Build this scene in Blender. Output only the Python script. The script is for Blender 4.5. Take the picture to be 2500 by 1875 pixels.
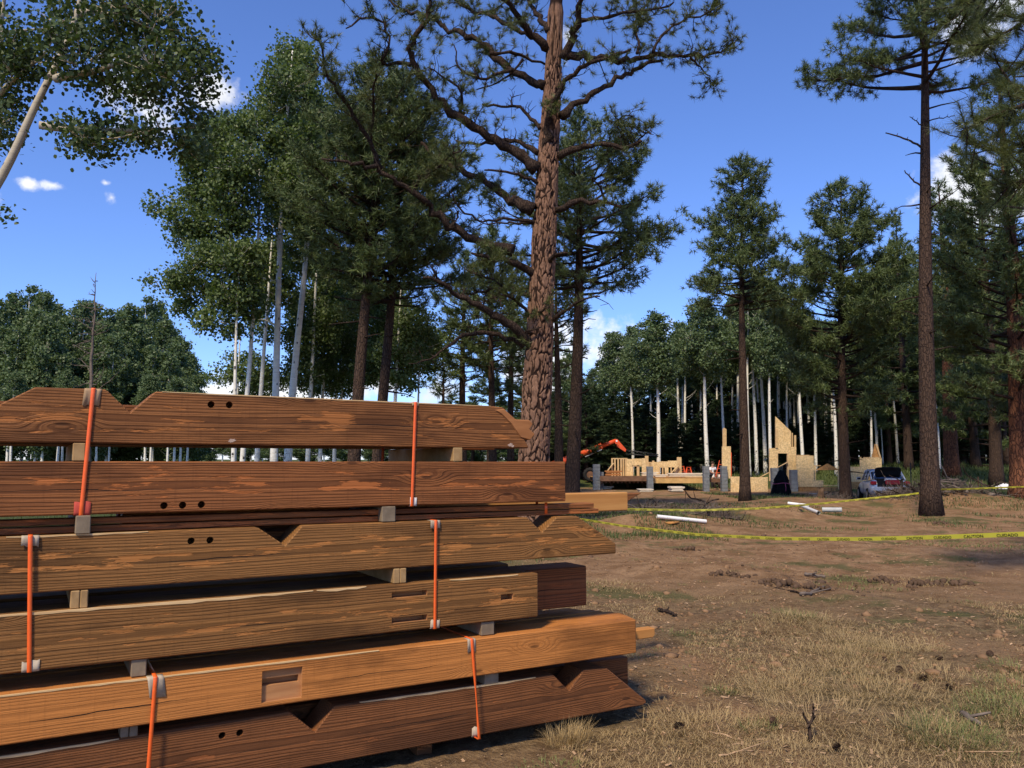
import bpy, bmesh, math, random
import numpy as np
from mathutils import Vector, Matrix
R = math.radians
S = bpy.context.scene
for o in list(bpy.data.objects): bpy.data.objects.remove(o)
COL = S.collection

# ---------------------------------------------------------------- camera
FPX = 2000.0                      # focal length in pixels of a 2500 x 1875 frame
PITCH = math.atan((1130 - 937.5) / FPX)
CAMZ = 1.6
cam = bpy.data.cameras.new('camera'); cam.sensor_fit = 'HORIZONTAL'; cam.sensor_width = 36
cam.lens = 36 * FPX / 2500; cam.clip_start = 0.05; cam.clip_end = 6000
camo = bpy.data.objects.new('camera', cam); COL.objects.link(camo)
camo.location = (0, 0, CAMZ); camo.rotation_euler = (R(90) + PITCH, 0, 0)
S.camera = camo

def ray(px, py):
    u = (px - 1250) / FPX; v = (937.5 - py) / FPX
    return np.array([u, math.cos(PITCH) - math.sin(PITCH) * v, math.sin(PITCH) + math.cos(PITCH) * v])
def at(px, py, Y):
    d = ray(px, py); return d * (Y / d[1]) + np.array([0, 0, CAMZ])
def dsp(x, y, Y):                 # the same for coordinates read off a 2212-pixel-wide copy
    return at(x * 1.1302, y * 1.1302, Y)

# ---------------------------------------------------------------- sky and sun
SUN_EL, SUN_AZ = R(50), R(203)    # azimuth clockwise from +Y: behind the camera, to its left
w = bpy.data.worlds.new('World'); S.world = w; w.use_nodes = True
nt = w.node_tree; nt.nodes.clear()
def nd(nt, typ, **kw):
    n = nt.nodes.new(typ)
    for k, v in kw.items():
        if k.startswith('i_'):
            n.inputs[int(k[2:])].default_value = v
        else: setattr(n, k, v)
    return n
def lk(nt, a, b): nt.links.new(a, b)
def val(nt, x):
    return x
def mth(nt, op, a, b=None, c=None, clamp=False):
    n = nt.nodes.new('ShaderNodeMath'); n.operation = op; n.use_clamp = clamp
    for i, x in enumerate((a, b, c)):
        if x is None: continue
        if isinstance(x, (int, float)): n.inputs[i].default_value = x
        else: nt.links.new(x, n.inputs[i])
    return n.outputs[0]
def vmt(nt, op, a, b=None, scale=None):
    n = nt.nodes.new('ShaderNodeVectorMath'); n.operation = op
    for i, x in enumerate((a, b)):
        if x is None: continue
        if isinstance(x, (tuple, list)): n.inputs[i].default_value = x
        else: nt.links.new(x, n.inputs[i])
    if scale is not None:
        if isinstance(scale, (int, float)): n.inputs['Scale'].default_value = scale
        else: nt.links.new(scale, n.inputs['Scale'])
    return n.outputs['Value'] if op in ('LENGTH', 'DOT_PRODUCT', 'DISTANCE') else n.outputs[0]
def mrange(nt, x, a, b, c=0., d=1., smooth=True):
    n = nt.nodes.new('ShaderNodeMapRange'); n.interpolation_type = 'SMOOTHSTEP' if smooth else 'LINEAR'
    nt.links.new(x, n.inputs[0])
    for i, y in zip((1, 2, 3, 4), (a, b, c, d)): n.inputs[i].default_value = y
    return n.outputs[0]
def noise(nt, vec, scale=1., detail=3., rough=.5, dim='3D'):
    n = nt.nodes.new('ShaderNodeTexNoise'); n.noise_dimensions = dim
    n.inputs['Scale'].default_value = scale; n.inputs['Detail'].default_value = detail; n.inputs['Roughness'].default_value = rough
    if vec is not None: nt.links.new(vec, n.inputs['Vector'])
    return n.outputs[0]
def vscale(nt, vec, s):
    return vmt(nt, 'MULTIPLY', vec, s)
def mixc(nt, f, a, b, mode='MIX'):
    n = nt.nodes.new('ShaderNodeMix'); n.data_type = 'RGBA'; n.blend_type = mode
    if isinstance(f, (int, float)): n.inputs[0].default_value = f
    else: nt.links.new(f, n.inputs[0])
    for i, x in ((6, a), (7, b)):
        if isinstance(x, (tuple, list)): n.inputs[i].default_value = (*x[:3], 1)
        else: nt.links.new(x, n.inputs[i])
    return n.outputs[2]

sky = nd(nt, 'ShaderNodeTexSky'); sky.sky_type = 'NISHITA'; sky.sun_disc = False
sky.sun_elevation = SUN_EL; sky.sun_rotation = SUN_AZ
sky.altitude = 2500; sky.air_density = 1.25; sky.dust_density = 0.25; sky.ozone_density = 4.5
tcw = nd(nt, 'ShaderNodeTexCoord').outputs['Generated']
dirn = vmt(nt, 'NORMALIZE', tcw)
nzc = nd(nt, 'ShaderNodeTexNoise'); nzc.inputs['Scale'].default_value = 9; nzc.inputs['Detail'].default_value = 7; nzc.inputs['Roughness'].default_value = .58
lk(nt, dirn, nzc.inputs['Vector'])
nzf = mth(nt, 'ADD', mth(nt, 'SUBTRACT', nzc.outputs[0], .5), mth(nt, 'MULTIPLY', mth(nt, 'SUBTRACT', noise(nt, dirn, 34, 6, .6), .5), .7))
CLOUDS = [(535, 222, 62, 52), (320, 235, 120, 78), (300, 318, 80, 40), (68, 447, 30, 17), (130, 453, 34, 16), (272, 482, 20, 22), (258, 446, 17, 12),
          (2350, 445, 95, 85), (2470, 470, 120, 90), (2190, 735, 90, 60), (2240, 830, 80, 90), (1480, 885, 150, 70), (1640, 880, 130, 90), (1330, 900, 160, 90),
          (1080, 960, 110, 60), (920, 935, 90, 55), (560, 950, 80, 55), (700, 960, 90, 40), (1385, 90, 42, 90), (2440, 30, 120, 70),
          (-500, 380, 260, 120), (-900, 700, 300, 150), (3000, 300, 260, 150), (3500, 600, 300, 150), (2900, 800, 300, 120), (200, -500, 300, 150), (1900, -700, 300, 160)]
dm = None
for (cx, cy, rx, ry) in CLOUDS:
    c = ray(cx, cy); l = np.linalg.norm(c); c = c / l
    sub = vmt(nt, 'SUBTRACT', dirn, tuple(c))
    dv = vmt(nt, 'DIVIDE', sub, (rx / FPX / l, rx / FPX / l * 1.6, ry / FPX / l))
    ln = vmt(nt, 'LENGTH', dv)
    dm = ln if dm is None else mth(nt, 'MINIMUM', dm, ln)
dsum = mth(nt, 'ADD', dm, mth(nt, 'MULTIPLY', nzf, -3.4))
cov = mrange(nt, dsum, 1.05, .15)
# low fair-weather clouds all round the horizon and scattered ones behind the camera
sep = nd(nt, 'ShaderNodeSeparateXYZ'); lk(nt, dirn, sep.inputs[0])
flat = vmt(nt, 'MULTIPLY', dirn, (1, 1, 2.6))
n2 = noise(nt, flat, 3.1, 8, .55)
lowband = mrange(nt, sep.outputs[2], .02, .17, 1, 0)
cov2 = mrange(nt, mth(nt, 'ADD', n2, mth(nt, 'MULTIPLY', lowband, .16)), .60, .70)
cov2 = mth(nt, 'MULTIPLY', cov2, mrange(nt, sep.outputs[2], .13, .2, 1, 0))
cov = mth(nt, 'MAXIMUM', cov, cov2)
shade = mrange(nt, n2, .3, .7, .86, 1.05)
ccol = vmt(nt, 'SCALE', (7.6, 7.8, 8.3), scale=shade)
skm = mixc(nt, cov, vmt(nt, 'MULTIPLY', sky.outputs[0], (.97, 1.10, 1.52)), ccol)
bg = nd(nt, 'ShaderNodeBackground'); bg.inputs[1].default_value = .086
lk(nt, skm, bg.inputs[0]); wo = nd(nt, 'ShaderNodeOutputWorld'); lk(nt, bg.outputs[0], wo.inputs[0])

sl = bpy.data.lights.new('sun', 'SUN'); sl.energy = 3.0; sl.angle = R(7); sl.color = (1, .86, .64)
so = bpy.data.objects.new('sun', sl); COL.objects.link(so); so.location = (-10, -20, 30)
sd = Vector((math.sin(SUN_AZ) * math.cos(SUN_EL), math.cos(SUN_AZ) * math.cos(SUN_EL), math.sin(SUN_EL)))
so.rotation_euler = sd.to_track_quat('Z', 'Y').to_euler()
S.view_settings.view_transform = 'Standard'; S.view_settings.look = 'None'; S.view_settings.gamma = 1
S.view_settings.exposure = 0.68
S.render.engine = 'CYCLES'
S.cycles.max_bounces = 6; S.cycles.diffuse_bounces = 3; S.cycles.glossy_bounces = 2; S.cycles.transmission_bounces = 3; S.cycles.transparent_max_bounces = 4
S.cycles.use_denoising = True
S.cycles.caustics_reflective = False; S.cycles.caustics_refractive = False

# ---------------------------------------------------------------- helpers
rng = np.random.default_rng(7); random.seed(7)
class MB:
    def __init__(s): s.v = []; s.q = []; s.t = []; s.n = 0
    def add(s, v, q=None, t=None):
        v = np.asarray(v, float).reshape(-1, 3)
        if q is not None and len(q): s.q.append(np.asarray(q, np.int64).reshape(-1, 4) + s.n)
        if t is not None and len(t): s.t.append(np.asarray(t, np.int64).reshape(-1, 3) + s.n)
        s.v.append(v); s.n += len(v)
    def mesh(s, name, mat, org=(0, 0, 0), smooth=False):
        me = bpy.data.meshes.new(name)
        V = np.concatenate(s.v) - np.asarray(org, float)
        q = np.concatenate(s.q) if s.q else np.zeros((0, 4), np.int64)
        t = np.concatenate(s.t) if s.t else np.zeros((0, 3), np.int64)
        me.vertices.add(len(V)); me.vertices.foreach_set('co', V.astype(np.float32).ravel())
        me.loops.add(q.size + t.size); me.loops.foreach_set('vertex_index', np.concatenate([q.ravel(), t.ravel()]).astype(np.int32))
        me.polygons.add(len(q) + len(t))
        ls = np.concatenate([np.arange(len(q)) * 4, q.size + np.arange(len(t)) * 3]).astype(np.int32)
        me.polygons.foreach_set('loop_start', ls)
        if smooth: me.polygons.foreach_set('use_smooth', np.ones(len(ls), bool))
        me.update(calc_edges=True); me.validate()
        if mat: me.materials.append(mat)
        return me
    def build(s, name, mat, parent=None, org=None, smooth=False):
        if org is None: org = parent.location if parent is not None else (0, 0, 0)
        return link(name, s.mesh(name, mat, org, smooth), parent)
def link(name, me, parent=None, loc=None):
    o = bpy.data.objects.new(name, me); COL.objects.link(o)
    if parent is not None: o.parent = parent
    if loc is not None: o.location = loc
    return o
def tag(o, label=None, cat=None, group=None, kind=None):
    if label: o['label'] = label
    if cat:
        o['category'] = cat
        if not kind: o['kind'] = 'thing'
    if group: o['group'] = group
    if kind: o['kind'] = kind
    return o
def thing(name, label, cat, loc=(0, 0, 0), rotz=0, group=None):
    o = bpy.data.objects.new(name, None); COL.objects.link(o); o.empty_display_size = .2
    o.location = loc; o.rotation_euler = (0, 0, rotz)
    return tag(o, label, cat, group)
def copy_tree(o, parent=None):
    c = o.copy(); COL.objects.link(c); c.parent = parent
    for ch in list(o.children): copy_tree(ch, c)
    return c
def tube(mb, P, r, k=6, cap=True):
    P = np.asarray(P, float); n = len(P); r = np.broadcast_to(np.asarray(r, float), (n,))
    T = np.gradient(P, axis=0); T /= np.linalg.norm(T, axis=1)[:, None] + 1e-12
    ref = np.array([0, 0, 1.]) if abs(T[0, 2]) < .8 else np.array([1., 0, 0])
    a = np.cross(T[0], ref); a /= np.linalg.norm(a); A = [a]
    for i in range(1, n):
        a = a - T[i] * (a @ T[i]); a = a / (np.linalg.norm(a) + 1e-12); A.append(a)
    A = np.array(A); B = np.cross(T, A)
    th = np.arange(k) * 2 * np.pi / k
    V = P[:, None] + r[:, None, None] * (np.cos(th)[None, :, None] * A[:, None] + np.sin(th)[None, :, None] * B[:, None])
    i = np.arange(n - 1)[:, None] * k; j = np.arange(k)[None]; j2 = (j + 1) % k
    q = np.stack([i + j, i + j2, i + k + j2, i + k + j], -1).reshape(-1, 4)
    V = V.reshape(-1, 3)
    t = []
    if cap:
        V = np.vstack([V, P[0], P[-1]]); c0 = n * k; c1 = c0 + 1
        t = [(c0, (x + 1) % k, x) for x in range(k)] + [(c1, (n - 1) * k + x, (n - 1) * k + (x + 1) % k) for x in range(k)]
    mb.add(V, q, t)
def prisms(mb, A, B, ra, rb):     # many straight three-sided twigs at once
    A = np.asarray(A); B = np.asarray(B); n = len(A)
    if n == 0: return
    T = B - A; T = T / (np.linalg.norm(T, axis=1)[:, None] + 1e-9)
    ref = np.where(np.abs(T[:, 2:3]) < .8, np.array([[0, 0, 1.]]), np.array([[1., 0, 0]]))
    a = np.cross(T, ref); a /= np.linalg.norm(a, axis=1)[:, None]; b = np.cross(T, a)
    ra = np.broadcast_to(np.asarray(ra, float), (n,)); rb = np.broadcast_to(np.asarray(rb, float), (n,))
    V = []
    for C, rr in ((A, ra), (B, rb)):
        for k in range(3):
            th = k * 2.0944; V.append(C + rr[:, None] * (math.cos(th) * a + math.sin(th) * b))
    V = np.stack(V, 1); i = np.arange(n)[:, None] * 6
    q = np.concatenate([i + np.array([[k, (k + 1) % 3, 3 + (k + 1) % 3, 3 + k]]) for k in range(3)])
    mb.add(V.reshape(-1, 3), q)
def unit(v): return v / (np.linalg.norm(v, axis=-1, keepdims=True) + 1e-9)
def leaves(mb, C, size, rg, up=.35, round6=False):
    n = len(C)
    nrm = unit(rg.normal(size=(n, 3)) + np.array([0, 0, up]))
    a = unit(np.cross(nrm, rg.normal(size=(n, 3)))); b = np.cross(nrm, a)
    s = (size * rg.uniform(.5, 1.3, n))[:, None]
    if not round6:
        V = np.stack([C - a * s * .5, C + b * s * .46 + nrm * s * .1, C + a * s * .5, C - b * s * .46 + nrm * s * .1], 1)
        mb.add(V.reshape(-1, 3), np.arange(n * 4).reshape(n, 4))
    else:
        V = np.stack([C - a * s * .5, C - a * s * .22 + b * s * .45, C + a * s * .28 + b * s * .38 + nrm * s * .08, C + a * s * .55, C + a * s * .28 - b * s * .38 + nrm * s * .08, C - a * s * .22 - b * s * .45], 1)
        i = np.arange(n)[:, None] * 6
        mb.add(V.reshape(-1, 3), np.concatenate([i + np.array([[0, 1, 2, 3]]), i + np.array([[0, 3, 4, 5]])]))
def needles(mb, C, D, n, L, w, rg, spread=1.0):
    m = len(C)
    if m == 0: return
    C = np.repeat(C, n, 0); D = np.repeat(unit(D), n, 0)
    k = len(C)
    d = unit(D * rg.uniform(.15, 1.1, (k, 1)) + unit(rg.normal(size=(k, 3))) * spread)
    base = C - D * rg.uniform(0, .55, (k, 1)) * L
    l = (L * rg.uniform(.65, 1.1, k))[:, None]
    p = unit(np.cross(d, rg.normal(size=(k, 3)))) * w * .5
    V = np.stack([base - p, base + p, base + d * l], 1)
    mb.add(V.reshape(-1, 3), t=np.arange(k * 3).reshape(k, 3))
def box_me(name, sx, sy, sz, mat, bevel=0.0, center=(0, 0, 0)):
    bm = bmesh.new(); bmesh.ops.create_cube(bm, size=1)
    bmesh.ops.scale(bm, vec=(sx, sy, sz), verts=bm.verts)
    if bevel: bmesh.ops.bevel(bm, geom=list(bm.edges), offset=bevel, segments=1, affect='EDGES')
    bmesh.ops.translate(bm, vec=center, verts=bm.verts)
    me = bpy.data.meshes.new(name); bm.to_mesh(me); bm.free(); me.materials.append(mat); return me
def box(name, x0, x1, y0, y1, z0, z1, mat, parent=None, bevel=0.0):
    c = Vector(((x0 + x1) / 2, (y0 + y1) / 2, (z0 + z1) / 2))
    if parent is not None: c = c - parent.location
    return link(name, box_me(name, abs(x1 - x0), abs(y1 - y0), abs(z1 - z0), mat, bevel), parent, c)
def prism_me(name, pts, y0, y1, mat, bevel=0.0, segs=1):   # outline in local x,z pushed from y0 to y1
    bm = bmesh.new()
    a = [bm.verts.new((x, y0, z)) for x, z in pts]; b = [bm.verts.new((x, y1, z)) for x, z in pts]
    bm.faces.new(a); bm.faces.new(b[::-1]); n = len(pts)
    for i in range(n): bm.faces.new((a[i], b[i], b[(i + 1) % n], a[(i + 1) % n]))
    bmesh.ops.recalc_face_normals(bm, faces=bm.faces)
    if bevel: bmesh.ops.bevel(bm, geom=list(bm.edges), offset=bevel, segments=segs, affect='EDGES', clamp_overlap=True)
    me = bpy.data.meshes.new(name); bm.to_mesh(me); bm.free(); me.materials.append(mat); return me
def bar(mb, a, b, wx, wz):        # a squared timber from a to b
    a = np.asarray(a, float); b = np.asarray(b, float); t = (b - a) / np.linalg.norm(b - a)
    ref = np.array([0, 0, 1.]) if abs(t[2]) < .9 else np.array([0, 1., 0])
    s = np.cross(t, ref); s /= np.linalg.norm(s); u = np.cross(s, t)
    V = [p + s * i * wx / 2 + u * j * wz / 2 for p in (a, b) for i, j in ((-1, -1), (1, -1), (1, 1), (-1, 1))]
    mb.add(V, [(0, 1, 2, 3), (7, 6, 5, 4), (0, 4, 5, 1), (1, 5, 6, 2), (2, 6, 7, 3), (3, 7, 4, 0)])
def one_bar(name, a, b, wx, wz, mat, parent=None, bevel=None):
    m = MB(); bar(m, a, b, wx, wz); return m.build(name, mat, parent)
_h = np.random.default_rng(3).random((256, 256))
def vn(x, y):                     # smooth value noise, vectorised
    x = np.asarray(x, float); y = np.asarray(y, float)
    xi = np.floor(x).astype(int); yi = np.floor(y).astype(int); fx = x - xi; fy = y - yi
    fx = fx * fx * (3 - 2 * fx); fy = fy * fy * (3 - 2 * fy)
    g = lambda a, b: _h[a & 255, b & 255]
    return (g(xi, yi) * (1 - fx) + g(xi + 1, yi) * fx) * (1 - fy) + (g(xi, yi + 1) * (1 - fx) + g(xi + 1, yi + 1) * fx) * fy - .5
def ss(a, b, x):
    t = np.clip((np.asarray(x, float) - a) / (b - a), 0, 1); return t * t * (3 - 2 * t)
MOUNDS = [(3.2, 20.5, 1.5, 1.0, .34), (4.6, 22, 1.3, .9, .22), (7.4, 24.5, 1.6, 1.2, .30), (6.2, 23.5, 1.4, 1.0, .12), (8.8, 29, 2.0, 1.5, .22), (11.2, 32, 2.2, 1.6, .25),
          (15.6, 31, 1.8, 1.6, .45), (17.2, 29.5, 2.2, 1.5, .35), (12.4, 24, 1.1, 1.1, .10), (2.6, 8.4, .7, .45, .09), (2.8, 6.3, .45, .35, .045), (3.1, 12.5, 1.2, .5, .06), (7, 15, 2.5, .8, .07), (1.8, 12.2, .7, .4, .05)]
def gz(x, y):
    x = np.asarray(x, float); y = np.asarray(y, float)
    z = .80 * ss(49, 64, y) + .011 * np.clip(y - 64, 0, 160) + .75 * ss(20, 27, x) * ss(34, 50, y)
    z = z - .22 * np.exp(-((x - 16.9) ** 2 + (y - 38.5) ** 2) / 14)
    for (mx, my, rx, ry, h) in MOUNDS: z = z + h * np.exp(-((x - mx) / rx) ** 2 - ((y - my) / ry) ** 2)
    far = ss(60, 20, np.hypot(x, y))
    z = z + .10 * vn(x * .35 + 9, y * .35) * ss(5, 12, y)
    z = z + far * (.05 * vn(x * 1.3, y * 1.3) + .028 * vn(x * 4.1, y * 4.1) + .020 * vn(x * 11, y * 11) + .012 * vn(x * 27, y * 27))
    return z
def gpt(px, py):                  # the ground under a pixel
    d = ray(px, py); t = 0.5
    for t in np.geomspace(1.5, 400, 3000):
        p = d * t + np.array([0, 0, CAMZ])
        if p[2] <= gz(p[0], p[1]): return p
    return p

# ---------------------------------------------------------------- materials
def newmat(name, rough=.7, spec=.3, color=None):
    m = bpy.data.materials.new(name); m.use_nodes = True; t = m.node_tree
    b = t.nodes['Principled BSDF']; b.inputs['Roughness'].default_value = rough; b.inputs['Specular IOR Level'].default_value = spec
    if color: b.inputs['Base Color'].default_value = (*color, 1)
    return m, t, b
def bump(t, b, h, strength=.5, dist=.01):
    n = t.nodes.new('ShaderNodeBump'); n.inputs['Strength'].default_value = strength; n.inputs['Distance'].default_value = dist
    t.links.new(h, n.inputs['Height']); t.links.new(n.outputs[0], b.inputs['Normal'])
def ocoord(t, rnd=True):
    c = t.nodes.new('ShaderNodeTexCoord').outputs['Object']
    if not rnd: return c
    oi = t.nodes.new('ShaderNodeObjectInfo').outputs['Random']
    return vmt(t, 'ADD', c, vmt(t, 'SCALE', (37., 0, 11.), scale=oi))
def plain(name, color, rough=.7, spec=.3, var=.25, scale=6., metal=0.):
    m, t, b = newmat(name, rough, spec)
    n = noise(t, ocoord(t), scale, 4, .6)
    f = mrange(t, n, .3, .7, 1 - var, 1 + var, False)
    t.links.new(vmt(t, 'SCALE', tuple(color), scale=f), b.inputs['Base Color']); b.inputs['Metallic'].default_value = metal
    return m
def wood_stained(name, dark, mid, chip, band=1.0, patch=.60, rings=720.):
    m, t, b = newmat(name, .72, .22)
    p = t.nodes.new('ShaderNodeTexCoord').outputs['Object']
    rnd = t.nodes.new('ShaderNodeObjectInfo').outputs['Random']
    q = vmt(t, 'ADD', p, vmt(t, 'SCALE', (53., 0, 0), scale=rnd))
    wob = mth(t, 'SUBTRACT', noise(t, vscale(t, q, (.7, 2.2, 4.)), 1, 2, .5), .5)
    wob2 = mth(t, 'SUBTRACT', noise(t, vscale(t, q, (5., 5., 26.)), 1, 2, .5), .5)
    # knots: cells stretched along the timber
    vo = t.nodes.new('ShaderNodeTexVoronoi'); vo.inputs['Scale'].default_value = 1; vo.voronoi_dimensions = '2D'; vo.inputs['Randomness'].default_value = 1
    cx = t.nodes.new('ShaderNodeSeparateXYZ'); t.links.new(q, cx.inputs[0])
    cb = t.nodes.new('ShaderNodeCombineXYZ'); t.links.new(mth(t, 'MULTIPLY', cx.outputs[0], .85), cb.inputs[0]); t.links.new(mth(t, 'MULTIPLY', cx.outputs[2], 3.1), cb.inputs[1])
    t.links.new(cb.outputs[0], vo.inputs['Vector'])
    kd = vo.outputs['Distance']
    kn = mrange(t, kd, .015, .17, 1, 0); core = mrange(t, kd, .018, .034, 1, 0)
    z = mth(t, 'ADD', mth(t, 'ADD', cx.outputs[2], mth(t, 'MULTIPLY', wob, .055)), mth(t, 'MULTIPLY', wob2, .008))
    y = mth(t, 'ADD', cx.outputs[1], .02)
    r = mth(t, 'SQRT', mth(t, 'ADD', mth(t, 'MULTIPLY', z, z), mth(t, 'MULTIPLY', y, y)))
    r = mth(t, 'ADD', r, mth(t, 'MULTIPLY', kn, .028))
    ph = mth(t, 'MULTIPLY', r, rings)
    s1 = mth(t, 'SINE', ph)
    s2 = mth(t, 'SINE', mth(t, 'MULTIPLY', r, rings * 2.7))
    fib = noise(t, vscale(t, q, (6., 160., 230.)), 1, 3, .6)
    bands = mth(t, 'ADD', mth(t, 'MULTIPLY', mrange(t, s1, -.2, 1.), .62), mth(t, 'MULTIPLY', mrange(t, s2, -1., 1.), .2))
    bands = mth(t, 'MULTIPLY', bands, band)
    blot = noise(t, vscale(t, q, (1.3, 4., 5.)), 1, 4, .6)
    col = mixc(t, bands, mid, dark)
    col = mixc(t, mrange(t, fib, .35, .7, 0, .5), col, dark)
    saw = noise(t, vscale(t, q, (95., 4., 5.)), 1, 2, .5)
    col = mixc(t, mrange(t, saw, .54, .78, 0, .24), col, dark)
    col = mixc(t, mrange(t, blot, .48, .66, 0, .62), col, tuple(c * .55 for c in dark))
    pn = noise(t, vscale(t, q, (3.2, 9., 26.)), 1, 5, .62)
    zc = mrange(t, mth(t, 'ABSOLUTE', z), .02, .08, .06, -.03)   # early wood tears out where rings lie flat
    chipm = mrange(t, mth(t, 'ADD', pn, zc), patch, patch + .035)
    col = mixc(t, mth(t, 'MULTIPLY', chipm, .85), col, chip)
    col = mixc(t, mth(t, 'MULTIPLY', core, .75), col, tuple(c * .45 for c in dark))
    # drying check that wanders along the length
    ck = mth(t, 'ABSOLUTE', mth(t, 'ADD', mth(t, 'ADD', cx.outputs[2], .012), mth(t, 'MULTIPLY', mth(t, 'SUBTRACT', noise(t, vscale(t, q, (1.1, 0, 0)), 1, 4, .6), .5), .09)))
    ckw = mrange(t, noise(t, vscale(t, q, (.8, 0, 1.)), 1, 2, .5), .42, .7, -.001, .0032, False)
    crack = mth(t, 'LESS_THAN', ck, ckw)
    col = mixc(t, crack, col, (.012, .007, .004))
    tone = t.nodes.new('ShaderNodeHueSaturation'); tone.inputs['Value'].default_value = 1
    t.links.new(col, tone.inputs['Color']); t.links.new(mrange(t, rnd, 0, 1, .85, 1.12, False), tone.inputs['Value'])
    t.links.new(tone.outputs[0], b.inputs['Base Color'])
    h = mth(t, 'ADD', mth(t, 'MULTIPLY', bands, -.7), mth(t, 'ADD', mth(t, 'MULTIPLY', fib, .5), mth(t, 'MULTIPLY', chipm, -.6)))
    h = mth(t, 'ADD', mth(t, 'ADD', h, mth(t, 'MULTIPLY', crack, -4)), mth(t, 'MULTIPLY', saw, .2))
    bump(t, b, h, .75, .004)
    return m
def wood_plain(name, c1, c2, scale=(3., 40., 60.), rough=.75):
    m, t, b = newmat(name, rough, .2)
    q = ocoord(t)
    n = noise(t, vscale(t, q, scale), 1, 4, .6); n2 = noise(t, vscale(t, q, (2., 5., 5.)), 1, 3, .5)
    col = mixc(t, mrange(t, n, .3, .7), c1, c2); col = mixc(t, mrange(t, n2, .5, .75, 0, .35), col, tuple(c * .6 for c in c1))
    t.links.new(col, b.inputs['Base Color']); bump(t, b, n, .3, .003); return m
def leafmat(name, c1, c2, tr=.22, rough=.5, spec=.25):
    m, t, b = newmat(name, rough, spec)
    rnd = t.nodes.new('ShaderNodeNewGeometry').outputs['Random Per Island']
    col = mixc(t, rnd, c1, c2)
    big = noise(t, t.nodes.new('ShaderNodeTexCoord').outputs['Object'], .9, 2, .5)
    col = mixc(t, mrange(t, big, .4, .65, 0, .5), col, tuple(c * .7 for c in c1))
    t.links.new(col, b.inputs['Base Color'])
    tl = t.nodes.new('ShaderNodeBsdfTranslucent'); t.links.new(vmt(t, 'MULTIPLY', col, (1.1, 1.25, .55)), tl.inputs[0])
    mx = t.nodes.new('ShaderNodeMixShader'); mx.inputs[0].default_value = tr
    t.links.new(b.outputs[0], mx.inputs[1]); t.links.new(tl.outputs[0], mx.inputs[2])
    t.links.new(mx.outputs[0], t.nodes['Material Output'].inputs[0]); return m
def pine_bark(name, plate, furrow, sc=1.0):
    m, t, b = newmat(name, .9, .1)
    q = ocoord(t)
    vo = t.nodes.new('ShaderNodeTexVoronoi'); vo.feature = 'DISTANCE_TO_EDGE'; vo.inputs['Scale'].default_value = 1
    wv = vmt(t, 'ADD', vscale(t, q, (9. * sc, 9. * sc, 2.6 * sc)), vmt(t, 'SCALE', nd(t, 'ShaderNodeTexNoise').outputs[1], scale=.0))
    nn = nd(t, 'ShaderNodeTexNoise'); nn.inputs['Scale'].default_value = 3 * sc; t.links.new(q, nn.inputs['Vector'])
    wv = vmt(t, 'ADD', vscale(t, q, (9. * sc, 9. * sc, 2.6 * sc)), vmt(t, 'SCALE', nn.outputs[1], scale=1.6))
    t.links.new(wv, vo.inputs['Vector'])
    e = mrange(t, vo.outputs['Distance'], .02, .16)
    fl = noise(t, vscale(t, q, (30., 30., 12.)), 1, 4, .6)
    col = mixc(t, mrange(t, fl, .3, .7, 0, .55), plate, tuple(c * .55 for c in plate)); col = mixc(t, mrange(t, e, 0, 1, 1, 0), col, furrow)
    t.links.new(col, b.inputs['Base Color'])
    bump(t, b, mth(t, 'ADD', e, mth(t, 'MULTIPLY', fl, .5)), .9, .03); return m
def aspen_bark(name, c=(.80, .76, .66)):
    m, t, b = newmat(name, .7, .2)
    q = ocoord(t)
    n = noise(t, vscale(t, q, (3., 3., 9.)), 1, 4, .6)
    n2 = noise(t, vscale(t, q, (2., 2., 60.)), 1, 2, .5)
    vo = t.nodes.new('ShaderNodeTexVoronoi'); vo.inputs['Scale'].default_value = 1; t.links.new(vscale(t, q, (5.5, 5.5, 3.2)), vo.inputs['Vector'])
    sc = mrange(t, vo.outputs['Distance'], .16, .24, 1, 0)
    sc = mth(t, 'MULTIPLY', sc, mrange(t, n, .42, .5))
    col = mixc(t, mrange(t, n, .35, .7, 0, .4), c, tuple(x * .62 for x in c))
    col = mixc(t, mrange(t, n2, .62, .72, 0, .45), col, (.1, .09, .07))
    zz = t.nodes.new('ShaderNodeSeparateXYZ'); t.links.new(t.nodes.new('ShaderNodeTexCoord').outputs['Object'], zz.inputs[0])
    butt = mrange(t, mth(t, 'ADD', zz.outputs[2], mth(t, 'MULTIPLY', n, -3.4)), -1.6, .4, 1, 0)
    butt = mth(t, 'MULTIPLY', butt, mrange(t, noise(t, vscale(t, q, (14., 14., 6.)), 1, 3, .6), .42, .56))
    col = mixc(t, mth(t, 'MAXIMUM', sc, butt), col, (.035, .03, .025))
    t.links.new(col, b.inputs['Base Color']); bump(t, b, n2, .25, .01); return m
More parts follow.
